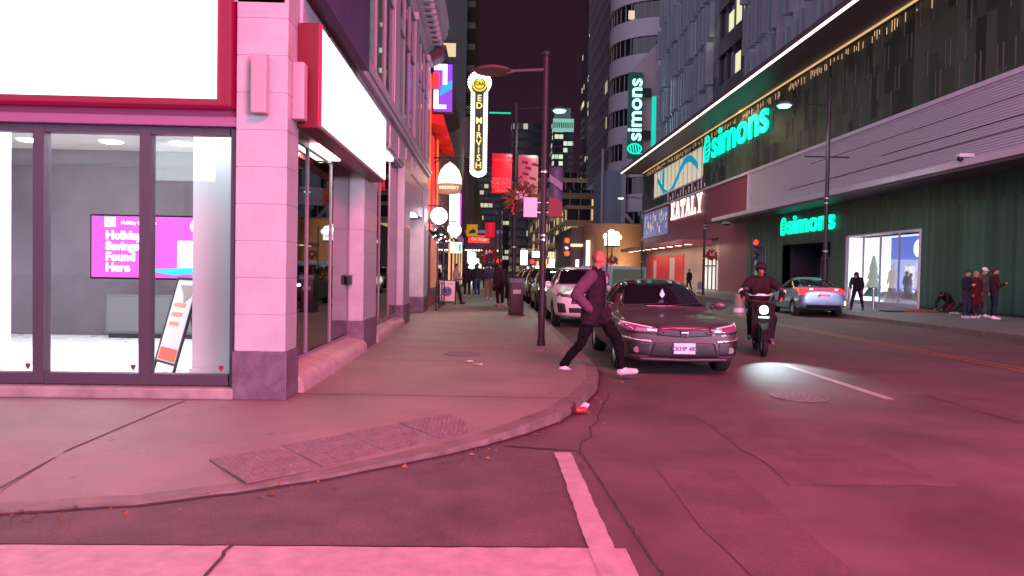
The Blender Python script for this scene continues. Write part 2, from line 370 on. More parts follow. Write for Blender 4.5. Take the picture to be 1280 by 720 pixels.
# cut joints in the concrete
b = MB(); zj = .1245
for s, (p0, p1) in enumerate([((-2.1, 8.1), (.95, 8.0)), ((-2.1, 11.2), (1.42, 11.15)), ((-2.1, 13.0), (1.45, 12.95)), 
        ((-2.1, 16), (1.45, 16)), ((-2.1, 19), (1.45, 19)), ((-2.1, 22.2), (1.45, 22.2)), ((-2.1, 25.4), (1.45, 25.4)), ((-2.1, 28.6), (1.45, 28.6))]):
    strip(jitter(p0, p1, 14, .006, s), .018, zj, b)
strip(jitter((-3.08, 7.6), (-3.08, 5.5), 10, .004, 77), .018, zj, b); strip([(-3.08, 5.5), (-3.09, 4.62)], .018, [.1245, .05], b)
struct('pavement_joints', b, jointm)
# far pavement across the street
b = MB(); b.box(13.2, 60, -60, 110, 0, .12); struct('far_pavement', b, mat('far_pavement_concrete', (.20, .19, .19), .5, var=.2, vs=.5, bump=.2, bs=60))
b = MB(); b.box(13.02, 13.2, -60, 110, 0, .125); struct('far_kerb', b, kerbm)
# asphalt patch, cracks, markings
b = MB(); b.add([(-70, 3.98, .004), (.70, 3.98, .004), (.76, 6.05, .004), (.25, 6.2, .004)]+[(p[0], p[1]-.01, .004) for p in reversed(K2[:-6]) if p[0] < .1], [tuple(range(4+len([p for p in K2[:-6] if p[0] < .1])))])
struct('gutter_patch', b, asphalt2)
b = MB()
strip(jitter((.16, 6.28), (.78, 6.12), 10, .02, 3), [.03, .04, .05, .03, .05, .04, .05, .03, .03, .02, .01], .0085, b)
strip(jitter((.78, 6.12), (.90, 3.2), 60, .007, 4), .014, .0085, b)
strip(jitter((.78, 6.12), (1.55, 9.2), 16, .03, 9), .018, .0085, b)
strip([(p[0]+.02, p[1]-.02) for p in K2[5:-8]], .035, .0095, b)
struct('road_cracks', b, jointm)
b = MB()
r5 = random.Random(2); xs = [-8+i*.12 for i in range(74)]
V = []
for x in xs: V += [(x, 3.94+r5.uniform(-.008, .008), .012), (x, 3.34, .012)]
b.add(V, [(2*i, 2*i+1, 2*i+3, 2*i+2) for i in range(len(xs)-1)])
struct('crosswalk_bar', b, paint)
b = MB(); V = []
for i in range(40):
    y = 3.2+i*(6.05-3.2)/39; V += [(.56+r5.uniform(-.006, .006), y, .0125 if y > 3.97 else .016), (.70+r5.uniform(-.006, .006), y, .0125 if y > 3.97 else .016)]
b.add(V, [(2*i, 2*i+1, 2*i+3, 2*i+2) for i in range(39)]); struct('crosswalk_line', b, paint)
b = MB(); strip(jitter((-1.35, 3.95), (-1.33, 3.3), 8, .01, 2), .02, .0165, b); struct('paint_crack', b, jointm)
b = MB()
strip([(4.95, 8.9), (4.97, 12.2)], .12, .005, b); strip([(5.0, 2), (4.95, 6.5)], .1, .005, b)
struct('lane_dash', b, paint)
b = MB()
for x in (8.75, 9.0): strip([(x, -20), (x, 90)], .10, .005, b)
struct('centre_line', b, ypaint)
b = MB(); r16 = random.Random(31)
for (x0, x1, y0, y1) in ((2.2, 3.4, 5.2, 7.6), (5.6, 7.4, 6.5, 9.4), (1.3, 1.9, 2.6, 5.6), (6.2, 6.9, 11.5, 19), (10.2, 11.6, 12, 17)):
    n_ = 9; P_ = [(x0+(x1-x0)*k/n_, y0) for k in range(n_)]+[(x1, y0+(y1-y0)*k/n_) for k in range(n_)]+[(x1-(x1-x0)*k/n_, y1) for k in range(n_)]+[(x0, y1-(y1-y0)*k/n_) for k in range(n_)]
    P_ = [(x+r16.uniform(-.03, .03), y+r16.uniform(-.03, .03), .004) for x, y in P_]; b.add(P_, [tuple(range(len(P_)))])
struct('asphalt_repairs', b, mat('asphalt_repair', (.118, .09, .092), .72, var=.3, vs=2.4, bump=.5, bs=100, fine=.25))
# metal covers
def cover(loc, r, label, z):
    t = thing('manhole_cover', label, 'manhole cover', (loc[0], loc[1], z))
    b = MB(); b.lathe([(0, .006), (r, .006), (r, 0)], n=32); b.build('lid', mat('cast_iron', (.16, .15, .15), .6, var=.3, vs=20, bump=.3, bs=60), t)
    b = MB(); b.lathe([(r+.005, .0), (r+.005, .010), (r+.05, .010), (r+.05, 0)], n=32)
    for k in range(4):
        for i in range(int(4+k*5)):
            a = 2*PI*i/(4+k*5); rr = r*(.18+.22*k); b.box(rr*math.cos(a)-.02, rr*math.cos(a)+.02, rr*math.sin(a)-.02, rr*math.sin(a)+.02, .004, .011)
    b.build('rim', mat('cast_iron_rim', (.15, .14, .14), .65), t)
cover((3.85, 9.0), .30, 'round iron manhole cover in the car lane in front of the grey sedan', .004)
cover((-.42, 12.1), .25, 'small round iron cover set in the pavement before the lamp post', .124)
# tactile plates
u = Vector((.707, .707, 0)); w = Vector((.707, -.707, 0)); tm = mat('tactile_iron', (.17, .15, .145), .65, metal=0, var=.3, vs=8)
b0 = MB(); b0.bbox(0, .575, 0, .575, -.01, .002, .001)
for i in range(10):
    for j in range(10):
        b0.lathe([(.0, .009), (.011, .008), (.018, .001)], (.03+i*.0555, .03+j*.0555, 0), n=8)
labs = ['dark dotted tactile plate at the left end of the four on the kerb ramp', 'dark dotted tactile plate, second from the left of the four', 'dark dotted tactile plate, third from the left of the four', 'dark dotted tactile plate at the right end of the four, towards the lamp post']
pl = None
for k in range(4):
    p = Vector((-2.02, 5.42, 0))+u*(.58*k)
    z = .086+.0095*k
    if pl is None: pl = b0.build('tactile_plate', tm, smooth=False); o = pl
    else: o = pl.copy(); col.objects.link(o)
    o.location = (p.x, p.y, z+.004); o.rotation_euler = (0, R(5.0), R(-45))
    tag(o, labs[k], 'tactile paving', 'tactile plates on the kerb ramp')
# fallen leaves and grit along the gutter
b = MB(); r7 = random.Random(21)
for i in range(110):
    q = r7.choice([p for p in K2 if -5.5 < p[0] < 1.55]); x = q[0]+r7.gauss(.06, .12)+r7.uniform(-.25, .25); y = q[1]-abs(r7.gauss(.05, .10))-.01; a = r7.uniform(0, PI); l = r7.uniform(.008, .03)
    ca, sa = math.cos(a)*l, math.sin(a)*l; b.add([(x-ca, y-sa, .012), (x+sa*.5, y-ca*.5, .02+r7.random()*.02), (x+ca, y+sa, .014), (x-sa*.5, y+ca*.5, .013)], [(0, 1, 2, 3)])
tag(b.build('fallen_leaves', mat('leaf_brown', (.22, .10, .05), .8, var=.6, vs=30)), 'small brown leaves and grit gathered in the gutter along the kerb', 'litter', kind='stuff')
# small litter
t = thing('crushed_can', 'crushed red and white drink can lying at the edge of the kerb', 'litter', (.98, 7.7, .02), R(20))
b = MB(); b.lathe([(0, -.06), (.028, -.06), (.033, -.05), (.03, -.01), (.034, .03), (.033, .05), (.026, .06), (0, .06)], (0, 0, .035), 'x', 14); b.build('can_body', mat('red_tin', (.6, .03, .03), .3), t, True)
b = MB(); b.add([(-.02, .03, .0), (.09, .06, .01), (.11, .0, .09), (.03, -.02, .12), (0, .02, .06)], [(0, 1, 2, 4), (4, 2, 3)]); b.build('paper_wrap', white, t)
for i, (x, y, lab) in enumerate([(-.33, 11.0, 'scrap of white paper on the pavement beside the small iron cover'), (-.2, 10.7, 'crumpled white tissue on the pavement, closer than the paper scrap'), (.8, 12.6, 'small torn napkin at the foot of the lamp post')]):
    b = MB(); r6 = random.Random(i); b.add([(r6.uniform(-.05, .05)+k % 3*.05, r6.uniform(-.03, .03)+k//3*.05, r6.uniform(.002, .03)) for k in range(9)], [(0, 1, 4, 3), (1, 2, 5, 4), (3, 4, 7, 6), (4, 5, 8, 7)])
    tag(b.build('paper_scrap', white, loc=(x, y, .124)), lab, 'litter')

# ---------------------------------------------------------------- the stone corner building
B = thing('corner_building', 'two storey glazed stone corner building washed in pink light, with big shop windows', 'building', (-2.1, 7.7, .12))
BO = Vector((-2.1, 7.7, .12))
def bl(mb, name, m, par=B, smooth=False):     # build a mesh given in world coordinates under B
    mb.v = [tuple(Vector(v)-BO) for v in mb.v]; return mb.build(name, m, par, smooth)
def ashlar(mb, x0, x1, y0, y1, z0, z1, course=.38, g=.007):
    """courses of stone with recessed joints"""
    z = z0; i = 0
    while z < z1-.01:
        z2 = min(z+course, z1); mb.bbox(x0, x1, y0, y1, z+g/2, z2-g/2, .006); z = z2
    mb.box(x0+.007, x1-.007, y0+.007, y1-.007, z0, z1)
# corner pier and piers along the side
def pier(x0, x1, y0, y1, ztop, plinth=.62):
    b = MB(); ashlar(b, x0, x1, y0, y1, plinth, ztop); o = bl(b, 'pier', stone)
    b = MB(); b.bbox(x0-.02, x1+.02, y0-.02, y1+.02, .12, plinth-.002, .012); b.v = [tuple(Vector(v)-BO) for v in b.v]; b.build('plinth', plinthm, o)
    return o
pier(-2.62, -2.1, 7.7, 8.15, 5.0)
pier(-2.62, -2.1, 12.4, 13.8, 4.2)
pier(-2.62, -2.1, 18.1, 19.5, 4.2)
pier(-2.62, -2.1, 23.6, 25.2, 4.2)
# upper wall on the side: spandrel, frieze mouldings, pilasters, second-floor windows, cornice
b = MB()
b.box(-2.9, -2.14, 7.7, 25.2, 4.2, 4.6); b.bbox(-2.5, -2.04, 7.72, 25.2, 4.6, 4.72, .02); b.bbox(-2.5, -2.0, 7.72, 25.2, 4.72, 4.80, .02); b.box(-2.9, -2.14, 8.15, 25.2, 3.95, 4.2)
for y0 in [8.3+i*1.45 for i in range(11)]:
    b.bbox(-2.2, -2.105, y0, y0+1.25, 4.02, 4.5, .02); 
b.bbox(-2.5, -2.06, 7.72, 25.2, 4.8, 5.0, .02)
bl(b, 'spandrel', stone)
b = MB(); b.box(-2.9, -2.14, 7.7, 25.2, 8.5, 9.0); bl(b, 'frieze', stone)
PIL = [(7.7, 8.4), (11.6, 12.5), (16.1, 16.9), (20.4, 21.2), (24.4, 25.2)]
for y0, y1 in PIL:
    b = MB(); ashlar(b, -2.7, -2.1, y0, y1, 5.0, 8.5, .5); b.bbox(-2.7, -2.04, y0-.05, y1+.05, 8.3, 8.5, .02); bl(b, 'pilaster', stone)
b = MB()
prof = [(-2.9, 8.9), (-2.1, 8.9), (-2.02, 9.0), (-1.98, 9.12), (-1.8, 9.2), (-1.62, 9.3), (-1.55, 9.5), (-1.55, 9.62), (-1.5, 9.7), (-1.5, 9.8), (-2.9, 9.8)]
b.prism(prof, 'y', 7.15, 25.4)
for i in range(36): b.bbox(-2.05, -1.7, 7.5+i*.5, 7.68+i*.5, 9.02, 9.16, .015)
bl(b, 'cornice', stone)
lit = glow('warm_blind', (.62, .74, .70), .8); 
def upwin(y0, y1, z0, z1, nv=3, x=-2.3, gl=None, back=None, nm='window'):
    b = MB(); fw = .07
    b.box(x-.04, x+.04, y0, y1, z0, z0+fw); b.box(x-.04, x+.04, y0, y1, z1-fw, z1)
    for k in range(nv+1):
        y = y0+(y1-y0-fw)*k/nv; b.box(x-.035, x+.035, y, y+fw, z0+fw, z1-fw)
    b.box(x-.03, x+.03, y0+fw, y1-fw, z0+(z1-z0)*.62, z0+(z1-z0)*.62+.05)
    o = bl(b, nm, mat('upper_frame', (.30, .28, .32), .5))
    g = MB(); g.box(x-.012, x-.004, y0+fw, y1-fw, z0+fw, z1-fw); g.v = [tuple(Vector(v)-BO) for v in g.v]; g.build('glass', gl or mirror_glass, o)
    if back: g = MB(); g.box(x-.35, x-.33, y0, y1, z0, z1); g.v = [tuple(Vector(v)-BO) for v in g.v]; g.build('blind', back, o)
    return o
for (a, c), (d, e) in zip(PIL, PIL[1:]): upwin(c, d, 5.0, 8.3, 3, x=-2.16, gl=glass('upper_glass', (.85, .9, .9), .12), back=lit)
# solid core so that nothing is see-through behind the first floor windows
b = MB(); b.box(-30, -2.72, 7.98, 25.2, 4.35, 9.4); bl(b, 'upper_core', mat('core_dark', (.05, .045, .05), .8))
# front elevation above the shop window (mostly behind the sign)
b = MB(); b.box(-30, -2.62, 7.75, 7.97, 4.3, 9.4); b.bbox(-30, -2.1, 7.6, 7.75, 4.32, 4.46, .02); b.bbox(-30, -2.0, 7.55, 7.75, 4.62, 4.74, .02); bl(b, 'front_wall', stone)
b = MB(); b.box(-30, -2.62, 7.80, 7.95, 2.95, 4.3); bl(b, 'sign_band', mat('sign_band_paint', (.30, .06, .16), .45))
b = MB(); b.bbox(-30, -2.62, 7.72, 7.80, 2.93, 3.03, .01); bl(b, 'window_header', mat('header_paint', (.28, .12, .24), .4))
b = MB(); b.bbox(-30, -2.62, 7.66, 7.95, .12, .235, .02); bl(b, 'sill_ledge', mat('ledge_concrete', (.3, .26, .26), .6, var=.3))
# front shop window: five panes between dark mullions
edges = [-2.66, -3.58, -4.66, -5.85, -7.1, -8.4, -9.7]
for i, (x1, x0) in enumerate(zip(edges, edges[1:])):
    b = MB(); f = .055
    b.bbox(x0-f, x0+f, 7.78, 7.92, .25, 2.93, .008)
    if i == 0: b.bbox(x1-.04, x1+.035, 7.78, 7.92, .25, 2.93, .008)
    b.box(x0+f, x1-f, 7.79, 7.91, .25, .36); b.box(x0+f, x1-f, 7.79, 7.91, 2.85, 2.93)
    o = bl(b, 'shop_window', darkframe)
    g = MB(); g.box(x0+f, x1-f, 7.84, 7.85, .36, 2.85); g.v = [tuple(Vector(v)-BO) for v in g.v]; g.build('glass', clear, o)
    g = MB(); xx = x1-.14 if i == 0 else x1-.13; g.prism([(xx-.024, .45), (xx+.024, .45), (xx+.024, .42), (xx, .385), (xx-.024, .42)], 'y', 7.83, 7.835); g.v = [tuple(Vector(v)-BO) for v in g.v]
    g.build('alarm_sticker', mat('red_sticker', (.22, .01, .03), .5), o)
# interior of the shop
b = MB(); b.bbox(-9.6, -4.0, 14.02, 14.095, .17, 3.3, .01); bl(b, 'wall_panel', mat('mauve_wall_panel', (.13, .10, .125), .45, var=.3, vs=.6))
t = thing('low_cabinet', 'low dark grey cabinet against the back wall below the shop screen', 'cabinet', (-5.9, 13.5, .167))
b = MB(); b.bbox(-1.0, 1.0, 0, .48, .08, .78, .015); b.build('cabinet_body', mat('cabinet_grey', (.12, .11, .125), .4), t)
for k in range(3): b = MB(); b.bbox(-.96+k*.65, -.36+k*.65, -.02, -.002, .12, .74, .006); b.build('cabinet_door', mat('cabinet_door_grey', (.15, .14, .155), .35), t)
b = MB(); b.box(-.95, .95, .03, .45, 0, .08); b.build('foot', black, t)
grey = mat('shop_grey_wall', (.27, .24, .28), .6, var=.25, vs=.7); lwall = mat('shop_light_wall', (.62, .66, .68), .5)
b = MB(); b.box(-16, -2.5, 14.1, 14.2, .12, 3.7); bl(b, 'back_wall', grey)
b = MB(); b.quad((-16, 7.95, .165), (-2.5, 7.95, .165), (-2.5, 14.1, .165), (-16, 14.1, .165)); bl(b, 'shop_floor', mat('shop_floor', (.85, .85, .85), .3, var=.05))
b = MB(); b.box(-16, -2.62, 8.0, 14.1, 3.62, 3.7); bl(b, 'shop_ceiling', mat('shop_ceiling', (.85, .83, .80), .7))
b = MB(); b.bbox(-3.45, -2.85, 8.7, 9.3, .165, 3.62, .01); b.box(-3.47, -2.83, 8.68, 9.32, .165, .30); bl(b, 'shop_column', lwall)
b = MB(); b.bbox(-7.0, -6.08, 9.4, 9.6, .165, 3.62, .01); bl(b, 'shop_column', mat('shop_white_column', (.8, .8, .8), .5))
b = MB(); b.box(-2.58, -2.50, 8.2, 14.1, .12, 3.6); bl(b, 'side_partition', mat('shop_partition', (.45, .48, .52), .5))
for (x, y) in [(-3.8, 9.6), (-5.2, 9.6), (-6.7, 8.8), (-3.7, 11.8), (-5.3, 11.8), (-6.9, 11.8), (-8.5, 10.2), (-4.3, 13.1), (-5.4, 13.1), (-6.6, 13.1), (-8.0, 13.1), (-3.4, 13.1)]:
    b = MB(); b.lathe([(0, 3.6), (.16, 3.6), (.19, 3.62)], (x, y, 0), n=20); bl(b, 'downlight', glow('downlight', (1, .98, .95), 14))
for (x, y) in [(-4.4, 10.4), (-7.6, 10.6)]:
    lamp('shop_ceiling_lamp', 'AREA', (x, y, 3.55), 180, (.93, .97, 1.0), target=(x, y, 0), shape='RECTANGLE', size=2.6, size_y=2.5)
for (x, y, e) in [(-3.5, 8.25, 35), (-6.3, 8.25, 45)]: lamp('window_display_lamp', 'AREA', (x, y, 3.4), e, (.9, .97, 1.0), target=(x, y+.9, .5), shape='RECTANGLE', size=1.6, size_y=.2)  # lamps added inside the glass to brighten the column faces
for (y, z, e) in [(10.2, 3.07, 34), (16, 3.92, 62), (21.6, 3.07, 60)]:     # soffit panels and lamps added over the side bays to brighten the pavement
    b = MB(); b.bbox(-2.42, -2.18, y-.6, y+.6, z-.03, z+.02, .008); bl(b, 'soffit_fill_panel', glow('soffit_fill_panel', (1, .9, .82), 3))
    lamp('soffit_fill_lamp', 'AREA', (-2.2, y, z-.06), e, (1, .86, .76), target=(-.6, y+.5, 0), shape='RECTANGLE', size=1.4, size_y=.25)
# street-side glass bays: bay 1 (with door), bay 2, bay 3
def bay(y0, y1, n, x, z0, z1, door=False):
    for k in range(n):
        a = y0+(y1-y0)*k/n; c = y0+(y1-y0)*(k+1)/n; b = MB(); f = .024
        b.bbox(x-.025, x+.025, a, a+f*2, z0, z1, .006); b.box(x-.022, x+.022, a+2*f, c, z0, z0+.10); b.box(x-.022, x+.022, a+2*f, c, z1-.08, z1)
        if k == n-1: b.bbox(x-.025, x+.025, c-.002, c+.04, z0, z1, .006)
        o = bl(b, 'street_window', frame_metal)
        g = MB(); g.box(x-.008, x+.004, a+2*f, c, z0+.12, z1-.1); g.v = [tuple(Vector(v)-BO) for v in g.v]; g.build('glass', mirror_glass, o)
        if door and k == n-1:
            h = MB(); h.bbox(x+.026, x+.09, c-.16, c-.06, 1.22, 1.38, .01); h.v = [tuple(Vector(v)-BO) for v in h.v]; h.build('handle', black, o)
bay(8.15, 12.4, 3, -2.36, .3, 3.1, True)
bay(13.8, 18.1, 3, -2.28, .35, 4.0)
bay(19.5, 23.6, 3, -2.9, .2, 3.1)
b = MB(); b.box(-2.75, -2.14, 8.15, 12.4, 3.1, 3.95); bl(b, 'bay_soffit', mat('soffit_paint', (.30, .13, .2), .5))
b = MB(); b.box(-3.4, -2.14, 19.5, 23.6, 3.1, 3.95); bl(b, 'recess_lintel', stone)
b = MB(); b.box(-3.4, -2.95, 19.5, 23.6, .12, 3.1); bl(b, 'recess_wall', stone)
for y0, y1, x0, x1 in ((8.17, 12.38, -2.45, -2.02), (13.82, 18.08, -2.45, -2.05)):
    n_ = 12; b = MB()
    poly = [(x0, .12), (x0, .34), (x0+.12, .36)]+[(x1-.14+.14*math.sin(a*PI/12), .20+.12*math.cos(a*PI/12)) for a in range(0, 7)]+[(x1, .12)]
    seg = (y1-y0)/5
    for k in range(5): b.prism(poly, 'y', y0+k*seg+.006, y0+(k+1)*seg-.006)
    bl(b, 'bulkhead', mat('bulkhead_concrete', (.42, .36, .35), .55, var=.2, vs=4, bump=.2), smooth=True)
# interior behind street bays 2 so the glass is dark
b = MB(); b.box(-4.5, -4.4, 14.2, 25, .12, 4.2); b.box(-4.5, -2.4, 13.85, 13.95, .12, 4.2); bl(b, 'inner_wall', mat('inner_wall', (.30, .33, .36), .6))
# door box light fixtures on the corner pier
for (x0, x1, y0, y1) in ((-2.44, -2.28, 7.57, 7.7), (-2.1, -1.97, 7.85, 8.0)):
    b = MB(); b.bbox(x0, x1, y0, y1, 3.05, 3.65, .02); bl(b, 'wall_light', mat('wall_light_body', (.45, .35, .40), .5))
# A dark letterbox on pier
b = MB(); b.bbox(-2.5, -2.38, 12.28, 12.385, 1.35, 1.55, .01); bl(b, 'door_intercom', black)

# sign boxes
redm = glow('red_sign_return', (.75, .0, .04), .55)
whitel = glow('white_sign_face', (1, .93, .92), 1.9)
t = thing('illuminated_sign', 'long glaring white illuminated sign with red rim above the front shop window', 'sign', (-6.5, 7.6, 3.2))
b = MB(); b.bbox(-6.2, 3.85, 0, .185, -.085, 1.2, .01); b.build('sign_case', mat('red_case', (.08, .002, .01), .45, emit=(.8, 0, .10), es=.32), t)
b = MB(); b.bbox(-6.0, 3.72, -.03, -.002, -.02, 1.1, .01); b.build('sign_face', whitel, t)
t = thing('illuminated_sign', 'glaring white illuminated box sign with red returns along the side wall of the corner shop', 'sign', (-2.1, 8.05, 3.0))
b = MB(); b.bbox(0.005, .235, 0, 4.95, 0, 1.12, .01); b.build('sign_case', mat('red_case_side', (.14, .005, .02), .4), t)
b = MB(); b.bbox(.237, .262, .03, 4.92, .05, 1.07, .008); b.build('sign_face', whitel, t)
b = MB(); b.box(.236, .262, .0, .028, .03, 1.1); b.build('red_edge', glow('red_edge', (1, .0, .04), 1.2), t)
t = thing('banner', 'dark purple banner panel hanging above the side sign of the corner building', 'banner', (-2.0, 7.3, 4.5))
b = MB(); b.bbox(0, .12, .9, 4.1, 0, 3.2, .01); b.build('panel', mat('purple_panel', (.07, .035, .12), .35, var=.3, vs=1), t)

for y in (1.2, 3.7): b = MB(); b.bbox(-.1, .0, y, y+.1, .3, .4, .01); b.build('bracket', black, t)

# screen inside the shop
t = thing('wall_screen', 'large magenta advertising screen on the grey back wall inside the shop', 'screen', (-6.25, 14.02, 1.83))
b = MB(); b.bbox(-1.2, 1.5, 0, .06, -.62, .60, .01); b.build('bezel', black, t)
b = MB(); b.box(-1.16, 1.46, -.012, -.002, -.58, .56); b.build('display', glow('screen_magenta', (.50, .05, .38), .75), t)
sw = glow('screen_white', (1, .95, 1), 1.3)
for i, s in enumerate(['Holiday', 'Savings', 'Found', 'Here']):
    text(s, .215, sw, t, (-.90, -.02, .20-i*.20), FRONT, .004, .008, align='LEFT')
text('Holiday Gift Shop', .09, sw, t, (-.62, -.02, .44), FRONT, .003, .002, align='LEFT')
b = MB(); b.box(-.92, -.72, -.02, -.013, .36, .54); b.build('emblem', sw, t)
b = MB(); b.box(.42, .95, -.02, -.013, -.38, .12); b.prism([(.85, .1), (1.28, .05), (1.33, .42), (.8, .46)], 'y', -.024, -.021); b.lathe([(0, -.022), (.13, -.022), (.13, -.014)], (.78, 0, .40), 'y', 20); b.build('product_card', glow('screen_card', (.78, .86, .92), 1.1), t)
b = MB(); b.prism([(.88, .18), (1.2, .14), (1.24, .36), (.92, .38)], 'y', -.028, -.025); b.build('orange_card', glow('screen_orange', (.8, .38, .32), 1), t)
b = MB(); b.box(1.0, 1.26, -.03, -.026, -.4, .02); b.prism([(-.25, -.42), (.3, -.52), (1.2, -.47), (1.2, -.36), (.3, -.4)], 'y', -.02, -.014); b.build('teal_shape', glow('screen_teal', (.0, .42, .40), 1.1), t)
# A-frame board inside the shop
def aframe(t, w, h, lean, face, frame, back=True):
    M1 = Matrix.Rotation(R(lean), 4, 'X'); fm = MB()
    for s in (-1, 1):
        p0 = M1 @ Vector((s*w/2, 0, 0)); p1 = M1 @ Vector((s*w/2, 0, h)); off = Vector((0, -math.sin(R(-lean))*0, 0))
        fm.bbox(s*w/2-.018, s*w/2+.018, -.015, .015, 0, h, .005, M1)
    fm.bbox(-w/2+.018, w/2-.018, -.014, .014, h-.035, h-.001, .004, M1); fm.bbox(-w/2+.018, w/2-.018, -.014, .014, h*.10, h*.10+.03, .004, M1)
    fm.build('frame', frame, t)
    p = MB(); p.box(-w/2+.018, w/2-.018, -.006, .006, h*.10+.03, h-.035, M1); pn = p.build('panel', face, t)
    top = M1 @ Vector((0, 0, h)); M2 = Matrix.Translation((0, 2*top.y, 0)) @ Matrix.Rotation(R(-lean), 4, 'X'); q = MB()
    for s in (-1, 1): q.bbox(s*w/2-.016, s*w/2+.016, -.012, .012, 0, h-.03, .004, M2)
    q.bbox(-w/2, w/2, -.01, .01, h*.45, h*.45+.03, .004, M2); q.build('back_leg', frame, t)
    return M1
t = thing('a_frame_sign', 'white poster board in a tilted black easel frame on the shop floor', 'sign', (-3.98, 9.15, .165), R(-48))
M1 = aframe(t, .68, 1.22, -15, mat('poster_white', (.75, .75, .76), .5, var=.04), black)
b = MB(); b.box(-.28, .28, -.011, -.008, .17, .32, M1); b.build('red_footer', mat('poster_red', (.65, .12, .07), .5), t)
b = MB(); b.prism([(-.2, 1.12), (.24, 1.12), (.24, .98), (.05, .9), (-.02, 1.0)], 'y', -.011, -.008, M1); b.build('portrait_print', mat('poster_grey', (.35, .28, .26), .5), t)
for k, z in enumerate((.6, .72, .84)):
    b = MB(); b.box(-.22, -.22+.3+.04*k, -.011, -.008, z, z+.05, M1); b.build('text_line', mat('poster_orange', (.7, .3, .18), .5), t)

# bright video screen on its mast across the crossing behind the photographer (seen mirrored in the shop glass)
t = thing('video_screen', 'bright white video screen mirrored in the shop glass, mounted across the crossing', 'screen', (-14.5, -20, .7))
b = MB(); b.bbox(-1.5, 1.5, -.3, 0, 4.7, 6.7, .03); b.build('case', black, t)
b = MB(); b.box(-1.4, 1.4, .002, .02, 4.8, 6.6); b.build('display', glow('video_white', (.85, .97, 1), 14), t)
b = MB(); b.cone((0, -.15, 0), (0, -.15, 4.7), .15, .12, 14); b.build('mast', black, t, True)
# ---------------------------------------------------------------- the department store across the street (facade plane x = 19.2)
FX = 19.2
S = thing('department_store', 'long dark green department store across the street with lilac metal band and glowing overhang', 'building', (FX, 26, .12))
SO = Vector((FX, 26, .12))
def ps(mb, name, m, par=None, smooth=False):
    mb.v = [tuple(Vector(v)-SO) for v in mb.v]; return mb.build(name, m, par or S, smooth)
greenA = panelmat('green_glass_panels', (.055, .078, .058), (.62, 2.6), .55, .42, .0, .02, .3)
greenB = panelmat('green_glass_lower', (.024, .070, .058), (.22, 4.5), .35, .38, .0, .015, .35, stagger=False)
lilac = mat('ribbed_lilac_metal', (.58, .54, .62), .5)
lilac2 = mat('lilac_trim', (.62, .55, .66), .5)
maroon = mat('maroon_panel', (.24, .06, .10), .5, var=.12, vs=.4)
darksoff = mat('dark_soffit', (.09, .055, .07), .5)
# upper green glass wall with horizontal seams
b = MB(); b.box(FX, FX+2, 18, 92.5, 9.2, 14.0); ps(b, 'upper_glass_wall', greenA)
b = MB()
r8 = random.Random(8)
for i in range(230):     # projecting glass fins of the staggered panels
    y = 18+i*.325; z0 = r8.choice([9.3, 10.4, 11.6, 12.8]); b.box(FX-.05, FX-.002, y, y+.03, z0, z0+1.15)
ps(b, 'shingled_cladding', mat('green_fin', (.10, .12, .11), .25, spec=.9))['kind'] = 'stuff'
# lilac ribbed band, y 18..54.6, with real ribs
b = MB(); b.box(FX, FX+2, 18, 54.6, 5.9, 9.0)
for i in range(26):
    z = 6.25+i*.105; b.box(FX-.045, FX-.002, 18, 54.3, z, z+.06)
ps(b, 'ribbed_band', lilac)
b = MB(); b.bbox(FX-.16, FX-.002, 18, 92.5, 9.0, 9.2, .02); b.bbox(FX-.09, FX-.002, 18, 54.4, 8.93, 8.985, .01); b.box(FX-.1, FX-.002, 54.4, 54.8, 5.9, 9.0); ps(b, 'band_trim', lilac2)
b = MB()
for z, y0, y1 in ((8.2, 18, 44), (7.45, 18, 36), (7.0, 24, 47)): b.box(FX-.055, FX-.047, y0, y1, z, z+.035)
ps(b, 'expansion_joint', mat('joint_dark', (.03, .02, .03), .8))
# canopy at the base of the band
b = MB(); b.bbox(FX-1.9, FX+1, 18, 57.5, 5.62, 5.88, .03); ps(b, 'canopy', lilac2)
b = MB(); b.box(FX-1.85, FX-.02, 18, 57.3, 5.5, 5.615)
ps(b, 'canopy_soffit', darksoff)
# lower green wall
b = MB()
for y0, y1 in ((18, 32.5), (39.2, 41.2), (48.2, 51.0), (53.0, 54.8)): b.box(FX, FX+.6, y0, y1, .25, 5.5)
b.box(FX, FX+.6, 32.5, 39.2, 3.62, 5.5); b.box(FX, FX+.6, 41.2, 48.2, 3.6, 5.5); b.box(FX, FX+.6, 51, 53, 3.5, 5.5); ps(b, 'lower_glass_wall', greenB)
b = MB(); b.box(FX-.01, FX+.5, 18, 32.5, .12, .25); b.box(FX-.01, FX+.5, 53, 54.8, .12, .25); ps(b, 'base_course', black)
b = MB(); b.box(FX-.06, FX+.0, 39.19, 39.3, .12, 3.62)
for y in (32.42, ): b.box(FX-.06, FX, y, y+.08, .12, 3.7)
b.box(FX-.06, FX, 32.5, 39.19, 3.62, 3.7); ps(b, 'window_trim', lilac2)
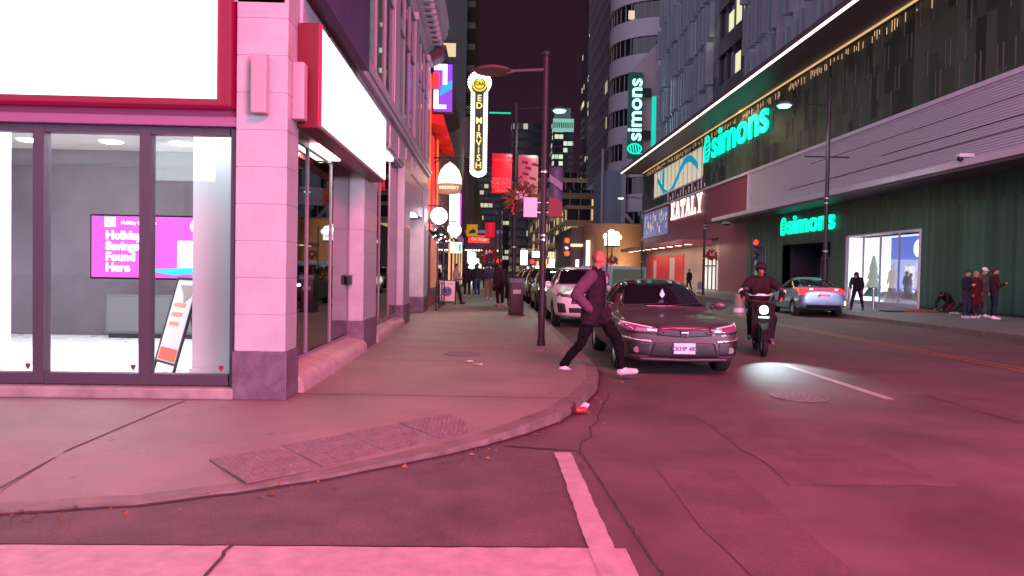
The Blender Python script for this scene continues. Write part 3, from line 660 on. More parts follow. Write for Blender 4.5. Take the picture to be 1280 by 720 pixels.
# big display window
wlit = glow('display_wall', (.86, .80, 1.0), 2.2)
def dispwin(y0, y1, z1, n):
    b = MB()
    for k in range(n+1):
        y = y0+(y1-y0-.06)*k/n; b.box(FX-.03, FX+.04, y, y+.06, .3, z1)
    b.box(FX-.03, FX+.04, y0, y1, .12, .3); o = ps(b, 'display_window', mat('display_frame', (.35, .33, .40), .4))
    g = MB(); g.box(FX+.0, FX+.01, y0+.06, y1-.06, .3, z1); g.v = [tuple(Vector(v)-SO) for v in g.v]; g.build('glass', clear, o)
    return o
dispwin(32.5, 39.2, 3.6, 4)
b = MB(); b.box(FX+1.1, FX+1.2, 32.52, 39.1, .2, 3.6); b.box(FX+.05, FX+1.1, 39.1, 39.18, .2, 3.6); b.box(FX+.05, FX+1.1, 32.52, 39.1, .16, .24); ps(b, 'display_backing', wlit)
b = MB(); b.box(FX+1.06, FX+1.09, 32.8, 36.8, .9, 3.5); ps(b, 'blue_backdrop', glow('blue_backdrop', (.16, .22, .75), 1.6))
b = MB(); b.lathe([(0, FX+1.0), (.42, FX+1.0), (.42, FX+1.04)], (0, 34.3, 2.9), 'x', 24); ps(b, 'display_moon', glow('moon', (1, 1, 1), 3))
b = MB()
for k in range(4): b.cone((FX+.6, 37.6, .5+k*.45), (FX+.6, 37.6, 1.1+k*.5), .5-k*.09, .12-.02*k, 12)
ps(b, 'display_tree', mat('display_tree', (.08, .4, .32), .5))
for (y, x) in ((33.3, .5), (34.4, .6), (35.6, .5)):
    b = MB(); b.ball((FX+x, y, 2.05), (.10, .11, .14)); b.cone((FX+x, y, 1.2), (FX+x, y, 1.75), .14, .2); b.cone((FX+x, y, .5), (FX+x, y, 1.22), .26, .13); b.cone((FX+x, y, 1.75), (FX+x, y, 1.95), .2, .05)
    b.cone((FX+x, y-.22, 1.7), (FX+x-.1, y-.34, 1.15), .06, .045); b.cone((FX+x, y+.22, 1.7), (FX+x-.1, y+.3, 1.15), .06, .045); ps(b, 'mannequin', mat('mannequin_white', (.8, .72, .68), .5), smooth=True)
b = MB(); b.box(FX+.3, FX+.9, 33, 35.9, .24, .5); b.box(FX+.5, FX+.9, 33.8, 34.1, .5, .8); ps(b, 'display_plinth', white)
b = MB(); b.ball((FX+.6, 36.4, .52), .28); b.ball((FX+.6, 35.1, .72), .2); b.ball((FX+.6, 34.9, .65), .15); ps(b, 'snowball', white, smooth=True)
# small display window and entrance
dispwin(51, 53, 3.5, 1)
b = MB(); b.box(FX+1.0, FX+1.1, 51, 53, .2, 3.5); b.box(FX+.05, FX+1, 50.9, 51.0, .2, 3.5); ps(b, 'display_backing', glow('display_wall_small', (.86, .76, .95), 2.2))
b = MB(); b.box(FX+2.4, FX+2.5, 41.2, 48.2, .12, 3.6); b.box(FX+.1, FX+2.5, 41.1, 41.2, .12, 3.6); b.box(FX+.1, FX+2.5, 48.2, 48.3, .12, 3.6); b.box(FX+.1, FX+2.4, 41.2, 48.2, 3.5, 3.6); ps(b, 'entrance_recess', mat('recess_dark', (.05, .05, .07), .4))
for k in range(4):
    y0 = 41.4+k*1.15; b = MB(); f = .06; b.box(FX+1.6, FX+1.68, y0, y0+f, .14, 2.7); b.box(FX+1.6, FX+1.68, y0+1.05-f, y0+1.05, .14, 2.7); b.box(FX+1.6, FX+1.68, y0+f, y0+1.05-f, 2.6, 2.7); b.box(FX+1.6, FX+1.68, y0+f, y0+1.05-f, .14, .3)
    o = ps(b, 'entrance_door', frame_metal); g = MB(); g.box(FX+1.64, FX+1.65, y0+f, y0+1.05-f, .3, 2.6); g.v = [tuple(Vector(v)-SO) for v in g.v]; g.build('glass', glass('door_glass', (.6, .65, .8), .3), o)
    g = MB(); g.tube([(FX+1.55, y0+.9, 1.0), (FX+1.55, y0+.9, 1.5)], .02); g.v = [tuple(Vector(v)-SO) for v in g.v]; g.build('handle', chrome, o)
b = MB(); b.box(FX+2.36, FX+2.39, 41.5, 43.6, .2, 2.6); b.box(FX+2.36, FX+2.39, 42.0, 43.2, 2.75, 3.4); ps(b, 'lit_vestibule', glow('vestibule', (.45, .62, .9), .9))
# overhang with LED strip
b = MB(); b.prism([(16.5, 14.0), (16.5, 14.55), (22, 15.2), (22, 14.0)], 'y', 15, 93.6); ps(b, 'overhang', darksoff)
b = MB(); b.box(16.44, 16.497, 15, 93.6, 14.02, 14.16); b.box(16.5, 19.1, 93.61, 93.66, 14.02, 14.1); ps(b, 'led_strip', glow('led_strip', (1, .82, .74), 2.6))
b = MB(); b.box(FX-.35, FX-.25, 18, 92, 13.9, 13.97); ps(b, 'cove_light', glow('cove_light', (1, .66, .30), .7))
lamp('cove_lamp', 'AREA', (FX-.9, 56, 13.8), 1500, (1, .72, .36), target=(FX, 56, 12.2), shape='RECTANGLE', size=.25, size_y=72)
b = MB(); r9 = random.Random(4)
for i in range(320):
    y = 18+i*.23
    if r9.random() < .6: b.box(FX-.07, FX-.055, y, y+.03, 13.6-r9.random()*.3, 13.62+r9.random()*.25)
ps(b, 'cove_glitter', glow('cove_sparkle', (1, .66, .34), .75))['kind'] = 'stuff'
# first-floor art window at the far end
b = MB(); b.box(FX-.06, FX-.003, 66.8, 86.5, 10.3, 13.1); o = ps(b, 'gallery_window', glow('gallery_light', (.72, .66, .46), .62))
b = MB()
for k in range(13): b.box(FX-.09, FX-.062, 66.8+k*1.63, 66.95+k*1.63, 10.3, 13.1)
b.box(FX-.1, FX-.062, 66.7, 86.6, 10.15, 10.3); b.box(FX-.1, FX-.062, 66.7, 86.6, 13.1, 13.22); ps(b, 'gallery_frame', lilac2)
b = MB(); P = [(y, 11.4+1.3*math.sin((y-68)*.42)) for y in [68+i*.5 for i in range(34)]]
for (ya, za), (yb, zb) in zip(P, P[1:]): b.add([(FX-.12, ya, max(10.35, za-.35)), (FX-.12, yb, max(10.35, zb-.35)), (FX-.12, yb, min(13, zb+.35)), (FX-.12, ya, min(13, za+.35))], [(0, 1, 2, 3)])
b.box(FX-.13, FX-.115, 81.2, 82.2, 10.4, 13); ps(b, 'blue_ribbon_art', glow('ribbon_art', (.0, .28, .42), .8))
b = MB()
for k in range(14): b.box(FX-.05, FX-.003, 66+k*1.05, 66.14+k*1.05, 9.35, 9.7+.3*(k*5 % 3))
ps(b, 'reflection_glow', glow('painted_reflection', (.7, .4, .5), .35))  # glowing bars paint reflections onto the wall; they are not lamps
# lower window left of the maroon panel
b = MB(); b.box(FX, FX+1.8, 54.8, 93, 4.6, 9.0); b.box(FX, FX+2, 54.8, 61.5, .12, 4.6); ps(b, 'maroon_wall', maroon)
b = MB(); b.box(FX-.05, FX-.003, 79.5, 92, 5.9, 8.7); ps(b, 'picture_window', glow('picture_window', (.13, .14, .30), .8))
b = MB(); r10 = random.Random(3)
for k in range(30):
    y = 79.8+r10.random()*11.5; z = 6.1+r10.random()*2; b.box(FX-.07, FX-.052, y, y+.25, z, z+.3+r10.random()*.5)
ps(b, 'window_goods', glow('window_goods', (.7, .55, .45), .7))
b = MB(); b.box(FX-.1, FX-.052, 79.4, 79.5, 5.8, 8.8); b.box(FX-.1, FX-.052, 79.4, 92, 5.8, 5.9); b.box(FX-.1, FX-.052, 79.4, 92, 8.7, 8.8)
for k in range(4): b.box(FX-.1, FX-.072, 82+k*2.8, 82.08+k*2.8, 5.9, 8.7)
ps(b, 'picture_frame', lilac2)
# marquee canopy with downlights, red hoarding behind
b = MB(); b.bbox(16.6, FX-.01, 63.5, 93.4, 4.1, 4.5, .03); ps(b, 'marquee', mat('marquee_red', (.42, .10, .12), .4))
for k in range(9):
    y = 65+k*3.3; b = MB(); b.lathe([(0, 4.09), (.28, 4.09), (.32, 4.1)], (17.5, y, 0), n=14); ps(b, 'downlight', glow('marquee_downlight', (1, .75, .5), 9))
for y in (66, 75, 84): lamp('marquee_lamp', 'AREA', (17.9, y, 4.0), 160, (1, .72, .5), target=(18.3, y, 0), shape='RECTANGLE', size=8, size_y=1)
b = MB(); b.box(FX+.4, FX+1.4, 61.5, 92.5, .12, 4.6); ps(b, 'recessed_wall', mat('beige_wall', (.42, .28, .26), .6))
b = MB(); b.box(FX+.30, FX+.395, 74, 91.5, .3, 3.5); ps(b, 'red_hoarding', mat('red_hoarding', (.55, .03, .04), .5, emit=(.6, .02, .03), es=.12, var=.35, vs=.9))
b = MB(); b.box(FX+.26, FX+.295, 77.5, 79.5, .8, 3.2); b.box(FX+.26, FX+.295, 86, 87.3, .6, 3.0); ps(b, 'poster', mat('poster_pale', (.6, .5, .5), .5))
b = MB(); b.box(FX+.28, FX+.39, 63.0, 66.5, .2, 3.1); ps(b, 'lit_doors', glow('lit_doors', (.62, .60, .60), .75))
b = MB()
for y in (63, 64.1, 65.3, 66.4): b.box(FX+.2, FX+.275, y, y+.1, .14, 3.1)
b.box(FX+.2, FX+.275, 63, 66.5, 2.2, 2.3); b.box(FX+.2, FX+.275, 63, 66.5, 3.1, 3.2); ps(b, 'door_frame', black)
# finned glass block above the overhang
fin = mat('fin_glass', (.38, .42, .50), .22, metal=.35, spec=.8)
b = MB(); b.box(FX+.5, FX+14, 42, 58.0, 14.6, 52); b.box(FX+.5, FX+14, 66, 87, 14.6, 52); b.box(FX+.5, FX+14, 18, 42, 14.6, 52); ps(b, 'curtain_wall', panelmat('curtain_glass', (.16, .20, .23), (1.0, 3.8), .5, .18, .3, .03, .8, stagger=False))
b = MB(); r11 = random.Random(11)
for y0, y1 in ((18, 58.0), (66, 87)):
    y = y0
    while y < y1-.4:
        for z0 in range(0, 10):
            a = 14.6+z0*3.8; d = .25+.45*r11.random()
            if r11.random() < .93: b.box(FX+.5-d, FX+.5, y+r11.uniform(-.12, .12), y+.16+r11.random()*.10, a+r11.random()*.5, a+3.5+r11.random()*.3)
        y += .85
ps(b, 'fin_screen', fin)['kind'] = 'stuff'
b = MB(); b.box(FX+1.2, FX+3, 58.0, 66, 14.6, 52); ps(b, 'recessed_glazing', darkglass)
b = MB()
for k in range(5): b.box(FX+1.0, FX+1.19, 58.1+k*1.93, 58.25+k*1.93, 14.6, 52)
for k in range(9): b.box(FX+.9, FX+1.19, 58.0, 66, 16.8+k*4, 18.2+k*4)
ps(b, 'glazing_bar', mat('dark_bar', (.06, .06, .075), .4))
for (y0, y1, z0, z1) in ((58.4, 60.0, 22.4, 24.8), (60.1, 62.0, 22.4, 24.6), (62.1, 64.2, 22.3, 24), (60.2, 62, 18.4, 20), (58.3, 60, 26.5, 28)):
    b = MB(); b.box(FX+1.14, FX+1.185, y0, y1, z0, z1); ps(b, 'lit_window', glow('office_light', (.78, .80, .45), .8))
# slab end wall facing the camera at the far end of the block
b = MB(); b.box(16.9, 19.6, 88, 92.5, 14.6, 26.0); b.prism([(16.9, 26), (19.6, 26), (19.6, 29.0)], 'y', 88, 92.5); ps(b, 'end_slab', mat('pale_slab', (.42, .34, .38), .6))
b = MB(); b.box(19.0, 19.5, 87.85, 87.98, 15.2, 22.5); ps(b, 'green_reflection_glow', glow('painted_green_reflection', (.0, .72, .50), .8))  # glowing strip paints the green reflection on the slab
b = MB(); b.box(FX+.0, FX+1.0, 92.5, 93.4, .12, 14.0); b.box(FX+1, FX+14, 92, 93, .12, 14.0); ps(b, 'end_wall', mat('grey_green_wall', (.16, .20, .19), .6))

# signs of the store
teal = glow('teal_letters', (.0, .86, .55), 1.25)
def leafmark(t, loc, rot, h):
    """oval leaf emblem with diagonal bars, standing before the word"""
    M1 = Matrix.Translation(loc) @ Euler(rot).to_matrix().to_4x4(); b = MB(); pts = []
    for k in range(28):
        a = 2*PI*k/28; x = math.cos(a); y = math.sin(a); x *= .34*h; y *= .46*h
        if x > 0 and y > 0: pass
        pts.append((x, y))
    out = [(p[0] if not (p[0] < 0 and p[1] < 0) else max(p[0], -.34*h), p[1]) for p in pts]
    inn = [(p[0]*.78, p[1]*.82) for p in out]; n = 28; V = []
    for z in (-.04, .04):
        V += [M1 @ Vector((p[0], p[1], z)) for p in out]+[M1 @ Vector((p[0], p[1], z)) for p in inn]
    F = []
    for i in range(n):
        j = (i+1) % n; F += [(i, j, n+j, n+i), (2*n+i, 3*n+i, 3*n+j, 2*n+j), (i, 2*n+i, 2*n+j, j), (n+i, n+j, 3*n+j, 3*n+i)]
    b.add(V, F)
    for k in (-.26, -.1, .06, .22): 
        w2 = .24*h*math.sqrt(max(.1, 1-(k/.46)**2)); b.prism([(-w2, k*h-.06*h), (w2, k*h+.03*h), (w2, k*h+.09*h), (-w2, k*h)], 'z', -.03, .03, M1)
    b.cone(M1 @ Vector((-.30*h, -.44*h, 0)), M1 @ Vector((-.30*h, .0, 0)), .035*h, .035*h, 6)
    o = b.build('leaf_emblem', teal, t)
def simsign(name, label, loc, size, L, rot, sx):
    t = thing('shop_sign', label, 'sign', loc); q = Euler(rot).to_matrix(); ax = q @ Vector((1, 0, 0))
    text('simons', size, teal, t, ax*(size*.25), rot, .06, size*.022, sx=sx, sp=1.0)
    leafmark(t, ax*(-L/2+.02), rot, size*.78)
    return t
simsign('s', 'large glowing teal letters simons high on the green wall under the overhang', (FX-.2, 57.9, 12.55), 3.3, 14.2, FACEW, 1.42)
simsign('s', 'glowing teal letters simons above the ground floor entrance', (FX-.12, 44.2, 4.68), 1.65, 7.0, FACEW, 1.42)
t = thing('blade_sign', 'tall vertical dark green blade sign with teal letters simons projecting from the facade', 'sign', (17.2, 90, 17.2))
b = MB(); b.bbox(-1.15, .55, -2.6, -2.3, -2.2, 8.0, .03); b.build('sign_board', mat('board_green', (.01, .055, .05), .4, emit=(0, .3, .25), es=.10), t)

for z in (.2, 5.2): b = MB(); b.bbox(.55, 1.6, -2.5, -2.35, z, z+1, .02); b.build('bracket', black, t)
text('simons', 2.4, glow('pale_teal_letters', (.45, 1, .85), 1.4), t, (-.3, -2.63, 3.6), (R(90), R(-90), 0), .04, .05, sx=1.1); leafmark(t, Vector((-.3, -2.63, -1.0)), (R(90), R(-90), 0), 1.9)
t = thing('shop_sign', 'glowing white slab serif letters EATALY on the maroon wall', 'sign', (FX-.15, 71.8, 8.0))
# slab serif capitals built stroke by stroke (unit box 0..1 wide, 0..1 high)
GL = {'E': [(.1, 0, .32, 1), (.0, 0, .9, .14), (.0, .86, .9, 1), (.32, .43, .62, .57), (.78, .0, .9, .3), (.78, .7, .9, 1), (.55, .34, .65, .66)],
      'T': [(.39, 0, .61, 1), (.0, .86, 1, 1), (.0, .64, .12, 1), (.88, .64, 1, 1), (.25, 0, .75, .12)],
      'L': [(.1, 0, .32, 1), (.0, 0, .9, .14), (.0, .88, .45, 1), (.78, 0, .9, .34)],
      'A': ['A'], 'Y': ['Y']}
b = MB(); W = 1.95; LH = 1.75
for i, ch in enumerate('EATALY'):
    u0 = -3*W+i*W
    def uv(u, v): return (0, -(u0+u*W*.76), (v-.5)*LH)
    def quadp(pts): b.prism([(uv(*p)[1], uv(*p)[2]) for p in pts], 'x', -.05, .05)
    if ch == 'A':
        quadp([(.0, .0), (.17, .0), (.55, 1), (.38, 1)]); quadp([(.38, .999), (.62, .999), (.99, .001), (.77, .001)]); quadp([(.22, .26), (.78, .26), (.76, .38), (.26, .38)]); quadp([(-.03, 0), (.28, 0), (.28, .1), (-.03, .1)]); quadp([(.70, 0), (1.03, 0), (1.03, .1), (.70, .1)])
    elif ch == 'Y':
        quadp([(.02, 1), (.26, 1), (.6, .42), (.4, .42)]); quadp([(.84, 1), (.98, 1), (.6, .42), (.46, .42)]); quadp([(.39, 0), (.61, 0), (.61, .45), (.39, .45)]); quadp([(.25, 0), (.75, 0), (.75, .1), (.25, .1)]); quadp([(-.03, .9), (.34, .9), (.34, 1.01), (-.03, 1.01)]); quadp([(.72, .9), (1.03, .9), (1.03, 1.01), (.72, 1.01)])
    else:
        for (x0, z0, x1, z1) in GL[ch]: quadp([(x0, z0), (x1, z0), (x1, z1), (x0, z1)])
b.build('slab_lettering', glow('warm_white_letters', (1, .80, .68), 1.25), t)
# wall security camera on the band
t = thing('security_camera', 'small white dome camera on a bracket at the bottom edge of the lilac band', 'camera', (17.25, 26.8, 5.98))
b = MB(); b.bbox(-.1, .45, -.12, .12, -.02, .12, .02); b.build('housing', white, t); b = MB(); b.ball((-.02, 0, -.06), .11, 14); b.build('dome', black, t, True)

# ---------------------------------------------------------------- mid-distance buildings on the far side
def tower(name, label, x0, x1, y0, y1, h, m, z0=0, cat='building'):
    t = thing(name, label, cat, ((x0+x1)/2, y0, z0)); b = MB(); b.box(x0-(x0+x1)/2, x1-(x0+x1)/2, 0, y1-y0, 0, h); b.build('wall', m, t); return t
def litwins(t, spots, w, h, m, face='y', d=.1):
    """individual lit windows, one mesh each"""
    b = MB()
    if face == 'y': b.box(-w/2, w/2, -d, 0, 0, h)
    else: b.box(-d, 0, -w/2, w/2, 0, h)
    o0 = None
    for p in spots[:95]:
        if o0 is None: o0 = b.build('lit_window', m, t); o = o0
        else: o = o0.copy(); col.objects.link(o); o.parent = t
        o.location = p
def officemat(name, c, cellw, cellh, lit, lc, ls, glassc=(.02, .02, .025)):
    """rows of office glazing between spandrels; a few cells are lit rooms"""
    if name in MATS: return MATS[name]
    m = bpy.data.materials.new(name); m.use_nodes = True; nt = m.node_tree; p = nt.nodes['Principled BSDF']; L = nt.links.new; N = nt.nodes.new
    co = N('ShaderNodeTexCoord').outputs['Object']; s = N('ShaderNodeSeparateXYZ'); L(co, s.inputs[0])
    def mth(op, a, b=None):
        n = N('ShaderNodeMath'); n.operation = op
        for i, v in enumerate((a, b)):
            if v is None: continue
            if isinstance(v, (int, float)): n.inputs[i].default_value = v
            else: L(v, n.inputs[i])
        return n.outputs[0]
    U = mth('DIVIDE', mth('ADD', s.outputs['X'], s.outputs['Y']), cellw); V = mth('DIVIDE', s.outputs['Z'], cellh)
    fu = mth('FRACT', U); fv = mth('FRACT', V)
    win = mth('MULTIPLY', mth('MULTIPLY', mth('GREATER_THAN', fu, .10), mth('GREATER_THAN', fv, .34)), mth('LESS_THAN', fv, .97))
    cmb = N('ShaderNodeCombineXYZ'); L(mth('FLOOR', U), cmb.inputs[0]); L(mth('FLOOR', V), cmb.inputs[1])
    w = N('ShaderNodeTexWhiteNoise'); w.noise_dimensions = '2D'; L(cmb.outputs[0], w.inputs['Vector'])
    c2 = N('ShaderNodeCombineXYZ'); L(mth('FLOOR', mth('DIVIDE', U, 6)), c2.inputs[0]); L(mth('FLOOR', V), c2.inputs[1])
    w2 = N('ShaderNodeTexWhiteNoise'); w2.noise_dimensions = '2D'; L(c2.outputs[0], w2.inputs['Vector'])
    k = mth('MULTIPLY', mth('MULTIPLY', mth('GREATER_THAN', w.outputs['Value'], 1-lit*3), mth('GREATER_THAN', w2.outputs['Value'], .66)), win)
    mx = N('ShaderNodeMix'); mx.data_type = 'RGBA'; L(win, mx.inputs[0]); mx.inputs[6].default_value = (*c, 1); mx.inputs[7].default_value = (*glassc, 1); L(mx.outputs[2], p.inputs['Base Color'])
    p.inputs['Emission Color'].default_value = (*lc, 1); L(mth('MULTIPLY', k, mth('MULTIPLY', ls, w.outputs['Value'])), p.inputs['Emission Strength'])
    L(mth('SUBTRACT', .6, mth('MULTIPLY', win, .45)), p.inputs['Roughness'])
    MATS[name] = m; return m
# round pale tower with window bands
t = thing('round_tower', 'pale round tower with curved dark window bands behind the vertical blade sign', 'building', (29, 132, 0)); rr = 8.2
for k in range(16):
    z = 6+k*5.9; b = MB(); b.lathe([(rr-.4, z), (rr, z), (rr, z+3.0), (rr-.4, z+3.0)], n=56); b.build('white_band', mat('tower_white', (.46, .40, .48), .5), t, True)
b = MB(); b.lathe([(rr-.35, 0), (rr-.35, 104)], n=56); b.build('glazing', darkglass, t, True)
b = MB()
for k in range(40):
    a = 2*PI*k/40; b.box((rr-.36)*math.cos(a)-.08, (rr-.36)*math.cos(a)+.08, (rr-.36)*math.sin(a)-.08, (rr-.36)*math.sin(a)+.08, 6, 100)
b.build('mullion', mat('tower_mullion', (.3, .26, .3), .5), t)
litwins(t, [(-3.5, -7.35, 27.7+5.9), (2.2, -7.7, 21.2+5.9*2), (-5.6, -5.7, 9.2+5.9*6)], 1.0, 1.4, glow('tower_lit', (.8, .7, .45), .7), d=.4)
# big dark office tower receding on the right
M_dark = officemat('dark_tower', (.085, .07, .085), 1.8, 3.9, .028, (.9, .75, .5), .7)
t = tower('office_tower', 'huge dark glass office tower receding behind the round pale tower', 24.6, 60, 143, 190, 130, M_dark)
b = MB()
for k in range(33): b.box(-17.85, -17.71, .1, 47, 3.9*k, 3.9*k+.7)
b.build('spandrel', mat('spandrel_grey', (.14, .12, .14), .35, metal=.3), t)
b = MB()
for k in range(27): b.box(-17.95, -17.86, k*1.8, k*1.8+.12, 0, 130)
b.build('mullion', mat('spandrel_line', (.2, .17, .2), .4), t)
# pale stone podium and slabs in front of it
t = tower('podium_building', 'pale concrete podium block at the foot of the dark office tower', 23.4, 30, 142, 188, 22, mat('podium', (.27, .23, .27), .7, var=.15, vs=.3))
b = MB()
for k in range(9): b.box(-3.36, -3.31, 3+k*4.6, 5.2+k*4.6, 3, 19)
b.build('window', darkglass, t)
litwins(t, [(-3.37, 4+4.6*(k % 8), 4+ (k*5 % 13)) for k in range(9)], 1.2, 1.0, glow('podium_lit', (.85, .75, .5), .8), 'x')
t = tower('slab_building', 'plain blue grey slab wall standing in front of the podium', 18.9, 22.4, 126, 136, 18.8, mat('blue_slab', (.20, .24, .32), .6))
b = MB(); b.box(-1.9, -1.6, -.4, -.02, 0, 22.5); b.box(1.6, 2.3, -.5, -.02, 0, 24.5); b.build('white_fin', mat('white_concrete', (.42, .38, .44), .6), t)
b = MB(); b.cone((2.3, -.3, 11.5), (6.4, -.3, 6.5), .35, .35, 8); b.cone((6.4, -.3, 6.5), (6.4, -.3, 20), .35, .35, 8); b.build('brace', mat('white_concrete', (.42, .38, .44), .6), t)
# round brown restaurant building
t = thing('restaurant_building', 'low brown curved corner building lit warm behind the grey sedan', 'building', (19.4, 112, 0))
b = MB(); b.lathe([(0, 8.7), (5.2, 8.7), (5.3, 8.5), (5.2, 8.4), (5.2, 0)], n=48); b.build('wall', mat('brown_drum', (.34, .17, .10), .55, var=.12, vs=.5), t, True)
b = MB(); b.box(-6.9, -3.6, 1.5, 30, 0, 8.4); b.build('side_wall', mat('brown_wall', (.16, .09, .085), .6), t)
b = MB(); b.box(-7.2, -5.2, 1.2, 1.48, 5.4, 5.8); b.build('lit_fascia', glow('fascia', (1, .75, .5), 1.4), t)
b = MB(); b.box(-5.1, -4.6, -2.6, -2.2, .3, 6.2); b.build('light_column', glow('light_column', (1, .88, .7), 2.2), t)
b = MB(); b.box(-6.2, -5.7, 1.3, 1.47, .5, 3.4); b.build('lit_poster', glow('fascia_white', (.95, .9, 1), 1.6), t)
lamp('uplight', 'SPOT', (18.4, 102, 1.2), 2600, (1, .78, .4), target=(18.9, 108, 3.5), spot_size=R(120), shadow_soft_size=.3)
t = thing('restaurant_sign', 'glowing white cloud shaped sign on a thin post before the brown curved building', 'sign', (16.2, 98, 0))
b = MB(); b.tube([(0, 0, .1), (0, 0, 5.3)], .07); b.bbox(-.9, .9, -.12, .12, 4.9, 5.05, .02); b.build('post', black, t)
b = MB()
for (x, z, r_) in ((-.75, 6.3, .45), (-.1, 6.75, .5), (.55, 6.55, .45), (.95, 6.2, .35), (0, 6.2, .6)): b.lathe([(0, -.13), (r_, -.13), (r_, .13), (0, .13)], (x, 0, z), 'y', 20)
b.bbox(-1.0, 1.0, -.14, .14, 5.1, 6.2, .03); b.build('cloud_face', glow('cloud_face', (1, .95, .9), 2.0), t)
text('Saltwater', .42, mat('sign_ink', (.1, .05, .04), .5), t, (0, -.16, 5.65), FRONT, .01)
# row of old warm-lit facades further down the right side
wm = [mat('warm_stone_%d' % i, c, .7, var=.25, vs=.25) for i, c in enumerate([(.36, .25, .17), (.28, .18, .12), (.22, .17, .15), (.33, .26, .20)])]
ys = 150; r12 = random.Random(12)
labs = ['brown stone block with lit shopfront, first beyond the curved brown building', 'tan stone facade washed by uplights, second beyond the curved brown building', 'narrow grey brown facade, third beyond the curved brown building',
        'wide tan block far down the right side, fourth beyond the curved building', 'tall brown facade near the end of the street on the right side', 'last visible warm block at the far end of the right side']
for i in range(6):
    L = [16, 18, 15, 26, 30, 40][i]; h = [15, 20, 17, 24, 30, 36][i]
    t = tower('street_facade', labs[i], 15.2-.3*(i % 2), 30, ys, ys+L-1, h, officemat('warm_front_%d' % (i % 4), [(.42, .28, .18), (.30, .19, .12), (.26, .20, .17), (.36, .28, .20)][i % 4], 2.4, 3.6, .13, (1, .75, .4), .9))
    b = MB(); b.bbox(-8.2, -7.0, -.1, L-1, h-1, h-.4, .1); b.build('cornice', wm[(i+1) % 4], t)
    wn_ = MB(); wn_.box(-.05, 0, -.7, .7, 0, 2.0); w0 = None
    for fl in range(int(h/4)-1):
        for k in range(int(L/4)):
            if w0 is None: w0 = wn_.build('window', darkglass, t); o = w0
            else: o = w0.copy(); col.objects.link(o); o.parent = t
            o.location = (-7.4-.15*(i % 2)-.02, 2+k*4, 5.5+fl*4)
    b = MB(); b.box(-7.5-.3*(i % 2), -7.3, 1, L-3, .4, 3.2); b.build('lit_shopfront', glow('warm_shopfront_%d' % (i % 3), [(1, .75, .4), (1, .9, .8), (.9, .7, .5)][i % 3], 1.1), t)
    ys += L
for y, e in ((152, 2200), (172, 3000), (200, 3600), (235, 4000)): lamp('facade_uplight', 'AREA', (12.5, y, 2.5), e*.35, (1, .72, .36), target=(16, y+2, 9), shape='RECTANGLE', size=8, size_y=1)
# far skyline
sky = [('office_tower', 'far slim tower with a pale teal lit crown at the end of the street', 33, 44, 400, 420, 84, officemat('far_a', (.03, .02, .03), 2.4, 3.6, .14, (.75, .95, .75), 1.0)),
       ('office_tower', 'dark tower with bright office floors left of the big glass tower', 39.5, 48, 300, 330, 100, officemat('far_b', (.022, .012, .018), 2.2, 3.6, .10, (.95, .9, .65), 1.2)),
       ('office_tower', 'low dark tower block with scattered lights between the lamp post and the banners', 24, 38, 330, 345, 46, officemat('far_c', (.03, .02, .03), 2.0, 3.4, .14, (.95, .85, .6), .9)),
       ('office_tower', 'faint dark tower behind the red and pink banners', 8, 21, 300, 320, 62, officemat('far_d', (.02, .012, .018), 2.0, 3.6, .035, (.9, .8, .6), .6)),
       ('office_tower', 'dark high rise behind the vertical theatre sign, with stacked balconies', -12.0, -4.2, 118, 150, 78, officemat('far_e', (.075, .055, .06), 2.2, 3.4, .03, (.95, .75, .4), .9)),
       ('office_tower', 'dim tower closing the end of the street above the theatre marquee', -14, 6, 420, 440, 60, officemat('far_f', (.025, .015, .02), 2.5, 3.6, .08, (.9, .75, .5), .8)),
       ('office_tower', 'dark block at the end of the street behind the traffic lights', 8, 30, 460, 480, 34, officemat('far_g', (.03, .02, .025), 2.5, 3.6, .22, (.95, .85, .6), .9))]
for s in sky:
    t = tower(*s)
    if 'teal lit crown' in s[1]:
        b = MB(); b.box(-5.6, 5.6, -.2, -.02, 77, 84); 
        b.build('lit_crown', glow('teal_crown', (.30, .75, .55), .45), t)
        b = MB(); b.box(-4, 4, 1, 12, 84, 90); b.build('crown_top', mat('crown_top', (.2, .3, .27), .6), t)
        b = MB()
        for k in range(11): b.box(-5.3+k, -4.8+k, -.3, -.21, 79, 82)
        b.build('crown_window', darkglass, t)
    if 'bright office floors' in s[1]:
        litwins(t, [(-3.2+k*1.1, 0, z) for z in (66, 75, 80, 88) for k in range(5) if (k*7+z) % 3], 1.5, 1.9, glow('office_bright', (1, .98, .8), 1.3))
    if 'stacked balconies' in s[1]:
        b = MB()
        for k in range(22): b.bbox(3.9, 5.2, 1, 31, 6+k*3.4, 7.0+k*3.4, .05)
        b.build('balcony', mat('balcony', (.13, .10, .10), .7), t)
# ---------------------------------------------------------------- left side beyond the corner building: pub, theatre
red_l = glow('red_light', (1, .03, .02), 1.6)
t = thing('pub_building', 'narrow pub front flooded with red and orange light next to the stone building', 'building', (-2.2, 25.4, .12))
b = MB(); b.box(-12, -.0, .0, 13, 0, 9.2); b.build('wall', mat('pub_wall', (.30, .07, .05), .6, var=.2, vs=.8), t)
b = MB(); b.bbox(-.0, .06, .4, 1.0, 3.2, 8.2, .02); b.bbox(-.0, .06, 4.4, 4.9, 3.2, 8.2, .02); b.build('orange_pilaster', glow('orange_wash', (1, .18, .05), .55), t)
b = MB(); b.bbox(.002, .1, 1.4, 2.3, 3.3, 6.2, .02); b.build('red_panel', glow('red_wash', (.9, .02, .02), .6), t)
b = MB(); b.prism([(0, 8.4), (.55, 8.7), (.6, 9.0), (0, 9.2)], 'y', -.0, 13); b.build('cornice', mat('dark_cornice', (.08, .04, .05), .6), t)
